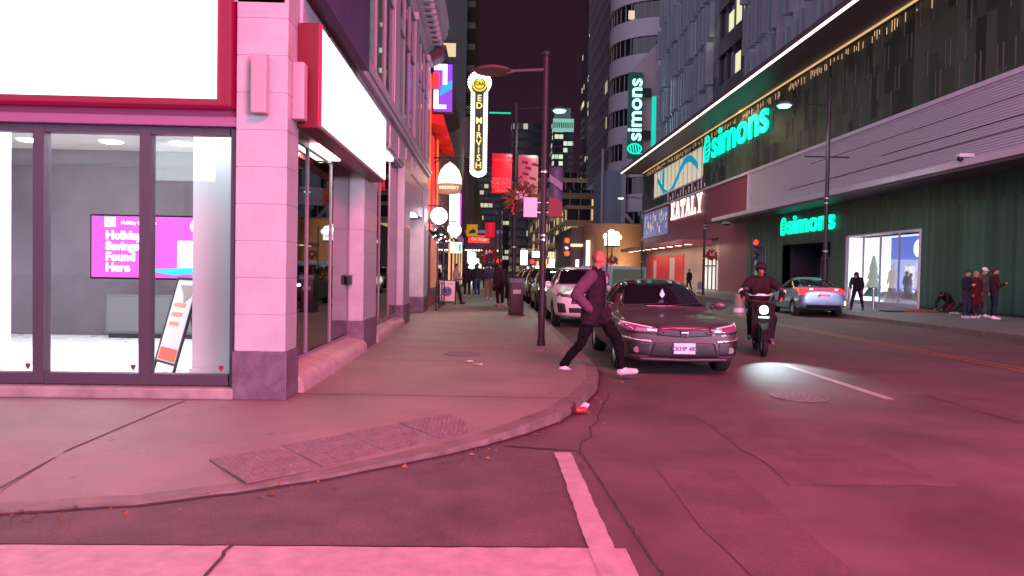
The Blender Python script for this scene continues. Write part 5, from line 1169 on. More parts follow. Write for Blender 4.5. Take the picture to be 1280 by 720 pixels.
# ---------------------------------------------------------------- vehicles (local axes: front at y=0 facing -y, tail at y=L)
def car(name, label, loc, rz, S, wheels, wr, paintm, front='sedan', seed=0, lights=None, group=None, cat='car', dims=None):
    t = thing(name, label, cat, loc, rz, group)
    V = []; F = []; n = None
    for (y, zb, wb, zm, wm, zs, ws, zr, wr_) in S:
        half = [(wb, zb), (wm-.01, zb+(zm-zb)*.45), (wm, zm), (ws+(wm-ws)*.45, zs-.03), (ws, zs), (ws+(wr_-ws)*.5+.02, zs+(zr-zs)*.5), (wr_, zr-.035), (wr_*.55, zr-.003)]
        ring = [(0, y, zb)]+[(x, y, z) for x, z in half]+[(0, y, zr)]+[(-x, y, z) for x, z in reversed(half)]
        n = len(ring); V += ring
    k = len(S)
    F = [(j*n+i, j*n+(i+1) % n, (j+1)*n+(i+1) % n, (j+1)*n+i) for j in range(k-1) for i in range(n)]
    F += [tuple(range(n))[::-1], tuple(range((k-1)*n, k*n))]
    b = MB(); b.add(V, F); body = b.build('body', [paintm, black], t)
    body.parent = None; m = body.modifiers.new('s', 'SUBSURF'); m.levels = 3; m.render_levels = 3; baked(body)
    me = body.data; bv = BVHTree.FromPolygons([v.co.copy() for v in me.vertices], [tuple(p.vertices) for p in me.polygons])
    # wheel arches
    c = MB()
    for y in wheels:
        for s in (-1, 1): c.cone((s*.62, y, wr), (s*1.2, y, wr), wr+.055, wr+.055, 32)
    co = c.build('cutter', black); mod = body.modifiers.new('b', 'BOOLEAN'); mod.operation = 'DIFFERENCE'; mod.object = co; mod.solver = 'EXACT'
    baked(body); bpy.data.objects.remove(co); body.parent = t
    try: body.data.set_sharp_from_angle(angle=R(40))
    except Exception: pass
    def patch(nm, top, bot, view, mt, off=.006, nx=22, nz=8, par=None, thick=0, smooth=True):
        def samp(P, u):
            L = [0]
            for a, c2 in zip(P, P[1:]): L.append(L[-1]+math.dist(a, c2))
            d = u*L[-1]
            for i in range(len(P)-1):
                if d <= L[i+1]+1e-9:
                    f = (d-L[i])/max(1e-9, L[i+1]-L[i]); return (P[i][0]+(P[i+1][0]-P[i][0])*f, P[i][1]+(P[i+1][1]-P[i][1])*f)
            return P[-1]
        pts = []
        for j in range(nz+1):
            for i in range(nx+1):
                a = samp(top, i/nx); c2 = samp(bot, i/nx); q = (a[0]+(c2[0]-a[0])*j/nz, a[1]+(c2[1]-a[1])*j/nz)
                if view == 'front': o, d = Vector((q[0], -2, q[1])), Vector((0, 1, 0))
                elif view == 'rear': o, d = Vector((q[0], 8, q[1])), Vector((0, -1, 0))
                elif view == 'right': o, d = Vector((3, q[0], q[1])), Vector((-1, 0, 0))
                elif view == 'left': o, d = Vector((-3, q[0], q[1])), Vector((1, 0, 0))
                else: o, d = Vector((q[0], q[1], 3)), Vector((0, 0, -1))
                h = bv.ray_cast(o, d); pts.append((h[0]+h[1]*off*(1 if h[1].dot(d) < 0 else -1)) if h[0] is not None else None)
        b = MB(); idx = {}; vs = []
        for i, p in enumerate(pts):
            if p is not None: idx[i] = len(vs); vs.append(p)
        W = nx+1; fs = []
        for j in range(nz):
            for i in range(nx):
                q = (j*W+i, j*W+i+1, (j+1)*W+i+1, (j+1)*W+i)
                if all(x in idx for x in q): fs.append(tuple(idx[x] for x in q))
        b.add(vs, fs); o = b.build(nm, mt, par or t, smooth)
        sm = o.modifiers.new('t', 'SOLIDIFY'); sm.thickness = .004; sm.offset = -1; par2 = o.parent; baked(o)
        return o
    tyre_p = [(wr*.62, -.10), (wr*.9, -.115), (wr*.985, -.09), (wr, -.05), (wr, .05), (wr*.985, .09), (wr*.9, .115), (wr*.62, .10)]
    for y in wheels:
        for s in (-1, 1):
            x = s*(dims['w']/2-.125)
            w = MB(); w.lathe([(a, q) for a, q in tyre_p], (x, y, wr), 'x', 32); wo = w.build('wheel', rubber, t, True)
            w = MB(); w.lathe([(wr*.66, s*.10), (wr*.62, s*.085), (wr*.6, -s*.05), (0, -s*.05)], (x, y, wr), 'x', 28)
            for q in range(5):
                M2 = Matrix.Translation((x, y, wr)) @ Matrix.Rotation(2*PI*q/5+.3, 4, 'X'); w.bbox(min(s*.05, s*.085), max(s*.05, s*.085), -.03, .03, .03, wr*.62, .008, M2)
            w.cone((x+s*.04, y, wr), (x+s*.095, y, wr), .055, .045, 14); w.build('rim', alum, wo, True)
    return t, patch, body, bv
def mirrorx(P): return [(-x, z) for x, z in P]
def plate(t, loc, txt, rot=FRONT, dy=-1):
    b = MB(); b.bbox(-.155, .155, -.006, .006, -.078, .078, .003, Matrix.Translation(loc)); p = b.build('number_plate', mat('plate_white', (.75, .72, .75), .4), t)
    text(txt, .085, mat('plate_ink', (.03, .06, .2), .5), p, (loc[0], loc[1]+dy*.009, loc[2]-.005), rot, .002, .002)
# --- grey sedan facing us
def carpaint(name, c, rough=.28, metal=.3): return mat(name, c, rough, metal=metal, coat=.8)
gp = mat('grey_paint', (.075, .06, .062), .45, metal=.15, coat=.35)
SED = [(0.00, .34, .48, .46, .60, .62, .54, .70, .40), (.04, .24, .66, .46, .74, .70, .68, .765, .50), (.16, .20, .76, .48, .84, .755, .78, .80, .56), (.50, .18, .83, .52, .89, .80, .83, .85, .62), (.95, .18, .85, .55, .90, .83, .84, .895, .64),
       (1.30, .18, .86, .56, .90, .85, .84, .925, .64), (1.42, .18, .86, .56, .90, .87, .84, .96, .62), (1.80, .18, .86, .56, .90, .90, .83, 1.19, .57), (2.15, .18, .86, .56, .90, .915, .82, 1.36, .54), (2.6, .18, .86, .56, .90, .92, .82, 1.415, .53), (3.1, .18, .86, .56, .90, .93, .82, 1.40, .52),
       (3.6, .2, .86, .57, .90, .95, .81, 1.27, .50), (4.15, .22, .84, .58, .885, .96, .79, 1.06, .50), (4.45, .25, .80, .6, .85, .95, .72, 1.02, .5), (4.62, .32, .7, .62, .76, .88, .64, .97, .44), (4.65, .4, .6, .62, .68, .84, .56, .92, .36)]
def sedan_glass(patch, gm):
    patch('windscreen', [(-.56, 1.335), (-.3, 1.365), (0, 1.372), (.3, 1.365), (.56, 1.335)], [(-.70, .965), (-.35, .965), (0, .965), (.35, .965), (.70, .965)], 'front', gm)
    for v in ('left', 'right'):
        patch('side_window', [(1.75, 1.02), (2.1, 1.27), (2.5, 1.345), (2.78, 1.35)], [(1.72, .97), (2.1, .96), (2.5, .96), (2.78, .96)], v, gm)
        patch('side_window', [(2.85, 1.35), (3.2, 1.33), (3.6, 1.20), (3.85, 1.06)], [(2.85, .96), (3.2, .965), (3.6, .98), (3.85, 1.0)], v, gm)
    patch('rear_window', [(-.5, 1.24), (.5, 1.24)], [(-.58, 1.06), (.58, 1.06)], 'rear', gm)
t, patch, body, bv = car('parked_car', 'grey sedan with pink gleams on its headlamps, parked facing the camera at the kerb', (2.82, 10.55, 0), R(-1.5), SED, (.93, 3.63), .32, gp, dims=dict(w=1.8))
car_glass = mat('car_glass', (.012, .01, .014), .05, spec=.9)
sedan_glass(patch, car_glass)
for s in (1, -1):
    f = (lambda P: P) if s == 1 else mirrorx
    patch('headlight', f([(.37, .700), (.58, .735), (.84, .785)]), f([(.40, .655), (.58, .655), (.78, .67), (.87, .72)]), 'front', mat('headlamp', (.30, .16, .24), .12, metal=.7, coat=1, emit=(1, .04, .28), es=.28), .010)  # pink gleam put into the headlamps and front trim as emission
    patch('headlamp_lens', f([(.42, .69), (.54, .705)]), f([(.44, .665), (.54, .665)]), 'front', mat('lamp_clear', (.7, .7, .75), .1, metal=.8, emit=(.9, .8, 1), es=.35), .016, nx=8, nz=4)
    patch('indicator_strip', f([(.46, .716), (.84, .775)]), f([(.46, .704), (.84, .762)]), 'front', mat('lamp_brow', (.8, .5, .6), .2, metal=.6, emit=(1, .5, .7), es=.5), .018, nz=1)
    patch('headlight_bezel', f([(.30, .665), (.52, .652), (.78, .665), (.88, .71)]), f([(.30, .63), (.52, .628), (.80, .640), (.89, .69)]), 'front', black, .01, nz=3)
    patch('fog_recess', f([(.50, .50), (.84, .55)]), f([(.50, .32), (.78, .34)]), 'front', black, .005)
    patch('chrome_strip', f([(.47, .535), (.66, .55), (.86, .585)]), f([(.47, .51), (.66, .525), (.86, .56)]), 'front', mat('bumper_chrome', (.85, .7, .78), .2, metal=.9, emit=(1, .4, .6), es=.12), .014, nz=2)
    h = bv.ray_cast(Vector((s*.68, -2, .40)), Vector((0, 1, 0)))[0]
    b = MB(); b.cone((h.x, h.y-.012, .40), (h.x, h.y+.03, .40), .045, .05, 16); b.build('fog_lamp', mat('fog_lens', (.3, .2, .25), .2, metal=.5), t, True)
    b = MB(); b.ball((s*1.0, 1.72, .985), (.125, .065, .075), 16); m = b.build('wing_mirror', gp, t, True); b = MB(); b.cone((s*.84, 1.72, .945), (s*.93, 1.72, .965), .03, .03, 8); b.build('stalk', black, m)
patch('grille', [(-.38, .70), (0, .705), (.38, .70)], [(-.40, .61), (0, .58), (.40, .61)], 'front', black, .009)
patch('grille_wing', [(-.40, .725), (0, .70), (.40, .725)], [(-.40, .70), (0, .675), (.40, .70)], 'front', mat('grille_gloss', (.05, .03, .04), .15, metal=.5), .016, nz=3)
patch('lower_intake', [(-.44, .50), (0, .51), (.44, .50)], [(-.5, .30), (0, .285), (.5, .30)], 'front', black, .007)
patch('splitter', [(-.62, .285), (0, .27), (.62, .285)], [(-.64, .25), (0, .24), (.64, .25)], 'front', mat('splitter_grey', (.16, .10, .13), .4), .014, nz=2)
patch('bonnet_seam', [(-.66, .775), (-.40, .752), (0, .735), (.40, .752), (.66, .775)], [(-.66, .768), (-.40, .745), (0, .728), (.40, .745), (.66, .768)], 'front', black, .004, nz=1, nx=30)
h = bv.ray_cast(Vector((0, -2, .64)), Vector((0, 1, 0)))[0]
b = MB(); 
for a, c2 in (((-.055, .685), (-.04, .60)), ((.055, .685), (.04, .60)), ((-.05, .65), (.05, .65))): b.cone((a[0], h.y-.025, a[1]), (c2[0], h.y-.025, c2[1]), .010, .010, 8)
b.build('front_emblem', chrome, t)
plate(t, (0.0, bv.ray_cast(Vector((0, -2, .44)), Vector((0, 1, 0)))[0].y-.03, .425), 'CKHP 482')
b = MB()
for x0, x1 in ((-.62, .0), (.02, .62)): b.tube([(x0, 1.36, .98), (x1, 1.47, 1.02)], .008, 6)
b.build('wiper', black, t)
b = MB(); b.prism([(.0, 1.09), (.045, 1.15), (.0, 1.25), (-.045, 1.15)], 'y', 1.60, 1.61); b.build('air_freshener', mat('freshener', (.35, .5, .6), .5, emit=(.4, .7, .9), es=.25), t)
b = MB()
for s in (-1, 1):
    for y in (2.45, 3.2): b.bbox(s*.895-.012, s*.895+.012, y, y+.16, .80, .825, .006)
b.build('door_handle', chrome, t)
# --- white SUV behind it
SUV = [(0.0, .42, .5, .6, .62, .80, .56, .90, .42), (.08, .30, .66, .6, .76, .86, .70, .96, .5), (.3, .24, .8, .62, .87, .92, .80, 1.0, .58), (.9, .23, .88, .64, .92, .98, .86, 1.06, .64), (1.25, .23, .88, .64, .92, 1.0, .87, 1.10, .66), (1.6, .23, .88, .64, .92, 1.03, .86, 1.40, .62), (1.95, .23, .88, .64, .92, 1.04, .86, 1.60, .60), (2.5, .23, .88, .64, .92, 1.05, .86, 1.66, .60),
       (3.4, .24, .88, .64, .92, 1.06, .85, 1.65, .58), (4.1, .26, .87, .65, .91, 1.07, .84, 1.56, .56), (4.45, .3, .84, .66, .88, 1.05, .80, 1.25, .54), (4.6, .38, .76, .66, .8, 1.0, .72, 1.1, .5), (4.63, .45, .66, .66, .7, .95, .6, 1.05, .42)]
def suvcar(label, loc, rz, paintm, lit=False, group=None, detail=True):
    t, patch, body, bv = car('parked_car', label, loc, rz, SUV, (.9, 3.6), .35, paintm, dims=dict(w=1.84), group=group)
    patch('windscreen', [(-.62, 1.56), (0, 1.58), (.62, 1.56)], [(-.76, 1.14), (0, 1.15), (.76, 1.14)], 'front', car_glass)
    for v in ('left', 'right'): patch('side_window', [(1.75, 1.3), (2.1, 1.55), (3.4, 1.56), (3.9, 1.45)], [(1.7, 1.12), (2.1, 1.11), (3.4, 1.12), (3.9, 1.2)], v, car_glass)
    for s in (1, -1):
        f = (lambda P: P) if s == 1 else mirrorx
        patch('headlight', f([(.44, .88), (.8, .93)]), f([(.46, .81), (.82, .85)]), 'front', glow('car_headlight', (.9, .95, 1), 9) if lit and s == -1 else mat('suv_lamp', (.2, .18, .2), .15, metal=.6), .008)
        patch('fog_recess', f([(.62, .66), (.82, .68)]), f([(.58, .42), (.78, .42)]), 'front', black, .006)
        b = MB(); b.ball((s*1.0, 1.55, 1.12), (.12, .07, .09), 14); b.build('wing_mirror', paintm, t, True)
    patch('grille', [(-.42, .88), (0, .89), (.42, .88)], [(-.46, .66), (0, .64), (.46, .66)], 'front', black, .008)
    for k in range(4): patch('grille_bar', [(-.40, .855-k*.05), (.40, .855-k*.05)], [(-.40, .84-k*.05), (.40, .84-k*.05)], 'front', chrome, .02, nz=1)
    patch('lower_intake', [(-.52, .55), (.52, .55)], [(-.5, .42), (.5, .42)], 'front', black, .006)
    plate(t, (0.1, -.045, .56), 'CMWR 719')
    return t
suvcar('white sport utility car with a dark slatted grille, parked behind the grey sedan', (2.62, 19.4, 0), R(-1), mat('white_car_paint', (.72, .72, .74), .3, coat=.6))
suvcar('dark parked car with one bright white headlight, between the bin and the lamp post', (2.6, 26.3, 0), 0, carpaint('dark_paint', (.03, .032, .04), .3), lit=True)
suvcar('dark car parked two behind the white sport utility car, roof gleaming', (2.6, 33, 0), 0, carpaint('dark_paint2', (.05, .05, .06), .25))
suvcar('silver car far down the parked row with pale windscreen edge', (2.65, 40, 0), 0, carpaint('silver_paint', (.3, .3, .32), .3, .7))
suvcar('black car at the far end of the parked row before the red signal', (2.65, 47, 0), 0, carpaint('black_paint', (.015, .015, .018), .25))
lamp('car_headlight_beam', 'SPOT', (2.15, 27.3, .85), 60, (.9, .95, 1), target=(1.6, 18, 0), spot_size=R(50), spot_blend=.7, shadow_soft_size=.05)
# --- blue hatchback going away, brake lights on
HAT = [(0.0, .36, .5, .5, .60, .62, .54, .70, .4), (.1, .22, .7, .5, .78, .68, .68, .76, .5), (.4, .18, .82, .54, .86, .76, .78, .84, .56), (.9, .17, .84, .56, .88, .82, .8, .93, .6), (1.3, .17, .84, .56, .88, .88, .8, 1.10, .58), (1.8, .17, .84, .56, .88, .92, .79, 1.34, .55), (2.3, .17, .84, .56, .88, .94, .78, 1.47, .53),
       (3.0, .18, .84, .58, .88, .97, .77, 1.45, .52), (3.7, .2, .83, .6, .87, 1.0, .75, 1.30, .50), (4.2, .24, .8, .62, .85, 1.02, .72, 1.16, .50), (4.45, .3, .76, .64, .82, 1.0, .70, 1.10, .5), (4.54, .38, .7, .64, .76, .92, .64, 1.02, .46), (4.57, .45, .62, .64, .68, .86, .56, .94, .38)]
bp = carpaint('blue_paint', (.16, .34, .46), .28, .35)
t, patch, body, bv = car('moving_car', 'light blue hatchback with glowing red tail lights heading away in the far lane', (12.7, 31.0, 0), R(0), HAT, (.95, 3.65), .31, bp, dims=dict(w=1.76))
t.rotation_euler = (0, 0, R(173))
patch('windscreen', [(-.5, 1.40), (.5, 1.40)], [(-.66, 1.0), (.66, 1.0)], 'front', car_glass)
for v in ('left', 'right'): patch('side_window', [(1.5, 1.1), (2.0, 1.35), (3.0, 1.38), (3.7, 1.22)], [(1.5, .97), (2.0, .98), (3.0, 1.0), (3.7, 1.08)], v, car_glass)
patch('rear_window', [(-.48, 1.37), (.48, 1.37)], [(-.6, 1.12), (.6, 1.12)], 'rear', car_glass)
tail = glow('tail_red', (1, .015, .02), 3.2)
for s in (1, -1):
    f = (lambda P: P) if s == 1 else mirrorx
    patch('tail_light', f([(.30, 1.045), (.55, 1.06), (.76, 1.03)]), f([(.30, .95), (.55, .93), (.80, .80)]), 'rear', tail, .012)
    patch('brake_light', f([(.38, 1.02), (.50, 1.02)]), f([(.38, .995), (.50, .995)]), 'rear', glow('brake_hot', (1, .6, .6), 6), .022, nz=3)
    b = MB(); b.ball((s*.98, 1.5, 1.02), (.11, .06, .07), 14); b.build('wing_mirror', bp, t, True)
patch('rear_indicator', mirrorx([(.72, .60), (.80, .60)]), mirrorx([(.72, .46), (.80, .46)]), 'rear', glow('amber', (1, .62, .28), 7), .014, nz=4, nx=6)
patch('light_bar', [(-.32, 1.045), (.32, 1.045)], [(-.32, 1.005), (.32, 1.005)], 'rear', tail, .010, nz=3)
patch('rear_spoiler', [(-.6, 1.10), (.6, 1.10)], [(-.62, 1.075), (.62, 1.075)], 'rear', black, .05, nz=2)
patch('rear_diffuser', [(-.6, .46), (.6, .46)], [(-.6, .34), (.6, .34)], 'rear', black, .008)
plate(t, (0, 4.60, .80), 'BWTN 305', (R(90), 0, R(180)), 1)
lamp('brake_glow', 'POINT', (12.3, 25.9, .9), 9, (1, .05, .03), shadow_soft_size=.3)

# ---------------------------------------------------------------- the rider and the motor scooter
mo = thing('motor_scooter', 'dark delivery motor scooter with bright white headlamp coming towards the camera', 'motor scooter', (5.05, 13.4, 0), R(-14))
b = MB()
for y in (0, 1.28):
    w = MB(); w.lathe([(.20, -.035), (.25, -.055), (.285, -.03), (.29, 0), (.285, .03), (.25, .055), (.20, .035)], (0, y, .29), 'x', 28); wo = w.build('wheel', rubber, mo, True)
    w = MB(); w.lathe([(.205, -.03), (.19, 0), (.205, .03)], (0, y, .29), 'x', 28); w.lathe([(.10, -.04), (.10, -.028), (0, -.028)], (0, y, .29), 'x', 18)
    for q in range(8): a = 2*PI*q/8; w.cone((0, y, .29), (0, y+.2*math.cos(a), .29+.2*math.sin(a)), .008, .008, 5)
    w.build('rim', alum, wo, True)
b = MB(); b.prism([(.0, .62), (-.2, .52), (-.32, .34), (-.29, .33), (-.18, .46), (0, .56), (.22, .5), (.24, .53)], 'x', -.07, .07); b.build('mudguard', mat('scooter_dark', (.012, .010, .012), .7, spec=.2), mo)
b = MB()
for s in (-1, 1): b.cone((s*.07, 0, .29), (s*.07, .22, .82), .022, .026, 10)
b.cone((0, .2, .78), (0, .27, 1.0), .03, .025, 10); b.build('fork', black, mo, True)
b = MB(); b.tube([(-.36, .34, 1.04), (-.2, .26, 1.02), (0, .25, 1.0), (.2, .26, 1.02), (.36, .34, 1.04)], .014); b.build('handlebar', black, mo)
for s in (-1, 1):
    b = MB(); b.tube([(s*.26, .28, 1.03), (s*.30, .24, 1.2)], .007, 6); b.ball((s*.31, .24, 1.24), (.06, .015, .045), 10); b.build('mirror', black, mo, True)
b = MB(); b.bbox(-.14, .14, .09, .24, .74, .96, .04); b.prism([(.1, .76), (.22, .98), (.25, .98), (.2, .34), (.15, .34)], 'x', -.2, .2); b.build('front_shield', mat('scooter_dark', (.012, .010, .012), .7, spec=.2), mo)
b = MB(); b.lathe([(0, .070), (.065, .072), (.078, .09)], (0, 0, .86), 'y', 22); b.build('headlamp', glow('scooter_lamp', (.80, 1, .98), 22), mo, True)
b = MB(); b.box(-.09, .09, .062, .088, .715, .735); b.build('running_light', glow('running_light', (.8, 1, .98), 8), mo)
b = MB(); b.bbox(-.13, .13, .3, .85, .24, .34, .03); b.bbox(-.13, .13, .78, 1.35, .34, .68, .06); b.build('frame', mat('scooter_dark', (.012, .010, .012), .7, spec=.2), mo)
b = MB(); b.bbox(-.13, .13, .72, 1.42, .70, .80, .04); b.build('seat', rubber, mo)
b = MB(); b.bbox(-.20, .20, 1.22, 1.6, .82, 1.2, .03); b.build('delivery_box', mat('box_black', (.02, .02, .025), .6), mo)
MM = mo.matrix_basis
Mw = Matrix.Translation(mo.location) @ Matrix.Rotation(R(-14), 4, 'Z')
lamp('scooter_headlight_beam', 'SPOT', Mw @ Vector((0, -.03, .86)), 330, (.72, .95, 1), target=(4.85, 11.7, 0), spot_size=R(48), spot_blend=.8, shadow_soft_size=.03)
RID = dict(pel=(0, .88, .93), chest=(0, .80, 1.28), neck=(0, .76, 1.45), head=(.0, .73, 1.60), shR=(-.18, .79, 1.39), elR=(-.34, .62, 1.20), wrR=(-.34, .36, 1.08), shL=(.18, .79, 1.39), elL=(.38, .60, 1.20), wrL=(.34, .36, 1.08),
           hipR=(-.1, .86, .86), knR=(-.20, .46, .72), anR=(-.19, .56, .34), hipL=(.1, .86, .86), knL=(.22, .48, .68), anL=(.20, .60, .28), toeR=(-.19, .40, .31), toeL=(.21, .44, .22))
def ridx(t, P):
    hm = mat('helmet_black', (.02, .02, .025), .25); H = P['head']
    blob('helmet', [('e', H+Vector((0, .01, .055)), (.118, .13, .115)), ('c', H+Vector((-.05, -.12, .07)), H+Vector((.05, -.12, .07)), .015, .015)], hm, t, .010, 2)
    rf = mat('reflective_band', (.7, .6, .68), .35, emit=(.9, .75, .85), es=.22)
    b = MB()
    for q in 'RL':
        e, w2 = P['el'+q], P['wr'+q]; d = w2-e; b.cone(e+d*.15, e+d*.45, .078, .072, 16, False); s_ = P['sh'+q]; 
    b.build('reflective_band', rf, t, True)
    b = MB(); b.lathe([(.205, -.02), (.205, .02)], (0, 0, 0), n=28, M=Matrix.Translation(P['pel']*.45+P['chest']*.55) @ Matrix.Scale(.72, 4, (0, 1, 0))); b.build('chest_band', rf, t, True)
r_ = person((5.05, 13.4, 0), R(-14), 'rider in dark jacket with reflective arm bands and black helmet, sitting on the motor scooter', RID, 1.75, top=(.028, .012, .016), legs=(.012, .010, .015), shoe=(.2, .16, .2), bulk=1.12, extra=ridx, skin=(.38, .15, .10))

# ---------------------------------------------------------------- the people
WALK = dict(pel=(0, 0, .90), chest=(0, -.0, 1.26), neck=(0, .0, 1.45), head=(.0, -.03, 1.61), shR=(-.18, .02, 1.38), elR=(-.27, .20, 1.12), wrR=(-.19, .03, .93), shL=(.18, -.04, 1.38), elL=(.27, .08, 1.10), wrL=(.20, -.10, .93),
            hipR=(-.09, .03, .87), knR=(-.10, .16, .48), anR=(-.08, .42, .12), toeR=(-.09, .28, .04), hipL=(.09, -.03, .87), knL=(.10, -.28, .52), anL=(.09, -.36, .12), toeL=(.09, -.54, .10))
def logo(t, P):
    sl = mat('pink_lit_sleeve', (.11, .04, .08), .75, var=.2, vs=9, bump=.3, bs=60, spec=.25)  # pink light falling on the sleeves is put into their colour
    for q in 'RL': blob('sleeve', [('c', P['sh'+q]+(P['el'+q]-P['sh'+q])*.02, P['el'+q], .094, .078), ('c', P['el'+q], P['wr'+q], .077, .062)], sl, t, .012, 3, .03)
    c = P['chest']*.55+P['neck']*.45; b = MB(); b.bbox(c.x+.02, c.x+.10, c.y-.135, c.y-.128, c.z-.06, c.z+.03, .003); b.build('chest_patch', mat('patch_white', (.6, .45, .55), .5), t)
    b = MB(); b.tube([(c.x, c.y-.13, c.z+.08), (c.x, c.y-.145, c.z-.1), (c.x, c.y-.14, .95)], .006, 6); b.build('zip', black, t)
person((1.50, 10.35, .03), R(66), 'bald man in a dark puffer jacket and white sneakers striding off the kerb', WALK, 1.80, skin=(.42, .13, .10), hands=False, top=(.022, .010, .018), legs=(.005, .004, .006), shoe=(.72, .62, .66), hair=(.20, .05, .05), bald=True, bulk=1.12, vox=.011, extra=logo, fold=.055, long=.18)
W2 = dict(knR=(-.1, -.12, .5), anR=(-.09, -.12, .1), toeR=(-.1, -.28, .04), knL=(.1, .05, .5), anL=(.1, .24, .12), toeL=(.1, .1, .04))
# walking away down the left pavement
person((-1.12, 37.5, .12), R(175), 'person in an all black coat walking away, left one of the pair on the pavement', W2, 1.72, top=(.02, .015, .02), legs=(.015, .012, .015), long=.3, vox=.02)
person((-.62, 37.8, .12), R(185), 'person in a black jacket and blue jeans walking away, right one of the pair', W2, 1.74, top=(.025, .02, .025), legs=(.06, .08, .16), vox=.02)
person((-.02, 34.6, .12), R(180), 'person in a navy jacket and tan trousers walking away alone on the pavement', W2, 1.75, top=(.04, .03, .07), legs=(.22, .14, .11), vox=.02)
LEAN = dict(wrR=(-.02, -.22, 1.12), elR=(-.22, -.05, 1.12), wrL=(.02, -.22, 1.10), elL=(.22, -.05, 1.10), anR=(-.1, -.28, .09), toeR=(-.1, -.42, .04), knR=(-.1, -.2, .5), anL=(.1, -.22, .09), toeL=(.1, -.38, .04), knL=(.1, -.14, .5))
person((-1.36, 30.3, .12), R(70), 'person in a pale top leaning by the $7 board looking down at their hands', LEAN, 1.62, top=(.35, .25, .28), legs=(.02, .02, .025), shoe=(.05, .04, .04), vox=.02)
person((.42, 28.8, .12), R(200), 'person in dark clothes standing beside the parked black motorbike', {}, 1.72, top=(.035, .02, .03), legs=(.02, .015, .02), vox=.02, long=.2)
s2 = dup(mo, (.78, 28.0, .12), R(188), 'black motorbike parked on the pavement just behind the litter bin')
for ch in list(s2.children):
    if ch.name.startswith(('headlamp', 'running')): ch.data = ch.data.copy(); ch.data.materials[0] = darkglass
    if ch.name.startswith('delivery_box'): bpy.data.objects.remove(ch)
for i, (x, y, c, lab) in enumerate([(-.9, 47, (.04, .03, .05), 'dark figure far down the pavement under the marquee, left one'), (.35, 45, (.10, .03, .04), 'far figure in a reddish coat beneath the hanging basket'), (-.3, 52, (.03, .03, .04), 'far dark figure under the middle of the marquee')]):
    person((x, y, .12), R(180), lab, W2, 1.72, top=c, vox=.025)
# far side of the street
STOOP = dict(pel=(0, .02, .93), chest=(0, -.14, 1.22), neck=(0, -.26, 1.36), head=(0, -.36, 1.46), shR=(-.17, -.2, 1.32), shL=(.17, -.2, 1.32), elR=(-.24, -.22, 1.05), wrR=(-.2, -.38, .92), elL=(.24, -.1, 1.05), wrL=(.22, -.2, .86), anL=(.22, .12, .09), toeL=(.24, -.04, .04), knL=(.16, .02, .5), anR=(-.2, -.15, .09), toeR=(-.22, -.3, .04), knR=(-.15, -.1, .5))
person((15.35, 30.4, .12), R(-35), 'stooping hooded figure in black standing before the bright shop window', STOOP, 1.72, top=(.015, .012, .016), legs=(.015, .012, .018), hood=True, shoe=(.06, .05, .05), vox=.02)
person((15.5, 57, .12), R(-60), 'lone dark figure walking on the far pavement by the beige wall', W2, 1.75, top=(.015, .012, .015), legs=(.015, .015, .018), vox=.022)
person((15.2, 40.5, .12), R(-90), 'dark silhouette before the small lit window behind the rider, taller one', {}, 1.74, top=(.02, .015, .02), vox=.022)
person((14.75, 40.9, .12), R(-60), 'dark silhouette before the small lit window behind the rider, shorter one', {}, 1.62, top=(.02, .015, .02), vox=.022)
G = dict(wrR=(-.12, -.26, 1.2), elR=(-.24, -.08, 1.12))
person((16.45, 25.0, .12), R(20), 'person in black cap and navy jacket, left end of the group at the green wall', G, 1.68, top=(.015, .015, .025), legs=(.02, .025, .05), cap=(.02, .015, .02), vox=.02, shoe=(.35, .35, .45))
person((16.85, 25.1, .12), R(-160), 'fair haired person in a long dark red coat in the middle of the group', {}, 1.64, top=(.07, .008, .012), legs=(.02, .015, .03), hair=(.30, .2, .12), long=.8, vox=.02, shoe=(.5, .45, .45))
person((17.65, 25.9, .12), R(30), 'person in a white cap and olive jacket stepping at the back of the group', W2, 1.78, top=(.10, .09, .06), legs=(.09, .07, .07), cap=(.75, .7, .75), vox=.02, shoe=(.7, .65, .65))
person((17.35, 24.9, .12), R(70), 'man in a dark red jacket, black cap and navy trousers, right end of the group', G, 1.78, top=(.045, .010, .015), legs=(.02, .02, .04), cap=(.02, .01, .015), vox=.02, shoe=(.75, .7, .7), bulk=1.05)
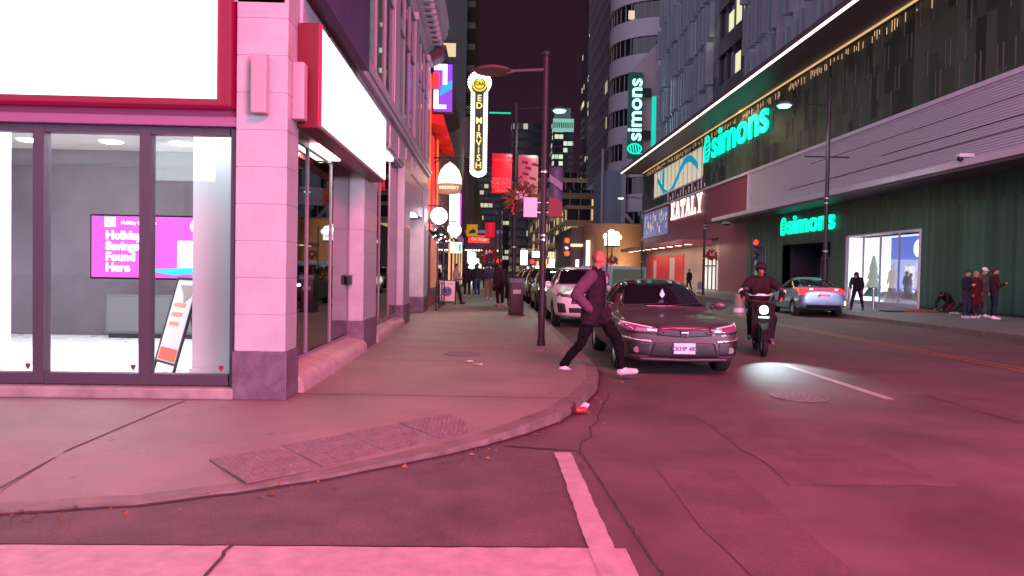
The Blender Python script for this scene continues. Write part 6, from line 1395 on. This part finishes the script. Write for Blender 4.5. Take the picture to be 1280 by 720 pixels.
KNEEL = dict(pel=(0, .12, .42), chest=(0, -.12, .66), neck=(0, -.28, .78), head=(0, -.42, .80), shR=(-.17, -.2, .74), shL=(.17, -.2, .74), elR=(-.22, -.36, .46), wrR=(-.16, -.52, .22), elL=(.22, -.36, .46), wrL=(.16, -.52, .22),
             hipR=(-.09, .14, .40), knR=(-.14, -.26, .12), anR=(-.13, .2, .09), toeR=(-.13, .34, .05), hipL=(.09, .14, .40), knL=(.14, -.26, .12), anL=(.13, .2, .09), toeL=(.13, .34, .05))
person((18.1, 28.6, .12), R(-70), 'person in black crouching low on the pavement beside the red blanket', KNEEL, 1.72, top=(.015, .012, .016), legs=(.12, .03, .04), shoe=(.5, .45, .45), vox=.02)
SIT = dict(pel=(0, .2, .16), chest=(0, .26, .50), neck=(0, .22, .68), head=(0, .16, .82), shR=(-.17, .24, .6), shL=(.17, .24, .6), elR=(-.25, .05, .42), wrR=(-.16, -.12, .38), elL=(.25, .05, .42), wrL=(.16, -.12, .38), hipR=(-.09, .16, .14), knR=(-.14, -.2, .42), anR=(-.13, -.5, .09), toeR=(-.13, -.64, .05), hipL=(.09, .16, .14), knL=(.14, -.22, .42), anL=(.13, -.52, .09), toeL=(.13, -.66, .05))
person((18.2, 27.6, .12), R(-80), 'person with pale sleeves sitting on the pavement against the green wall', SIT, 1.7, top=(.45, .35, .38), legs=(.04, .02, .03), vox=.02)
t = thing('blanket', 'crumpled red and black blanket lying flat on the far pavement', 'blanket', (16.6, 28.9, .125), R(5)); b = MB(); r15 = random.Random(9); nx, ny = 22, 8
b.add([(i*.07+r15.uniform(-.02, .02), j*.09, .03+.05*r15.random()*math.sin(PI*i/nx)*math.sin(PI*j/ny) if 0 < i < nx and 0 < j < ny else 0) for j in range(ny+1) for i in range(nx+1)], [(j*(nx+1)+i, j*(nx+1)+i+1, (j+1)*(nx+1)+i+1, (j+1)*(nx+1)+i) for j in range(ny) for i in range(nx)])
b.build('red_cloth', mat('red_blanket', (.40, .02, .02), .9), t, True)
b = MB(); b.add([(-.9+i*.07, j*.08, .02+.04*r15.random() if 0 < j < 6 else 0) for j in range(7) for i in range(13)], [(j*13+i, j*13+i+1, (j+1)*13+i+1, (j+1)*13+i) for j in range(6) for i in range(12)]); b.build('dark_cloth', mat('dark_blanket', (.02, .02, .05), .9), t, True)
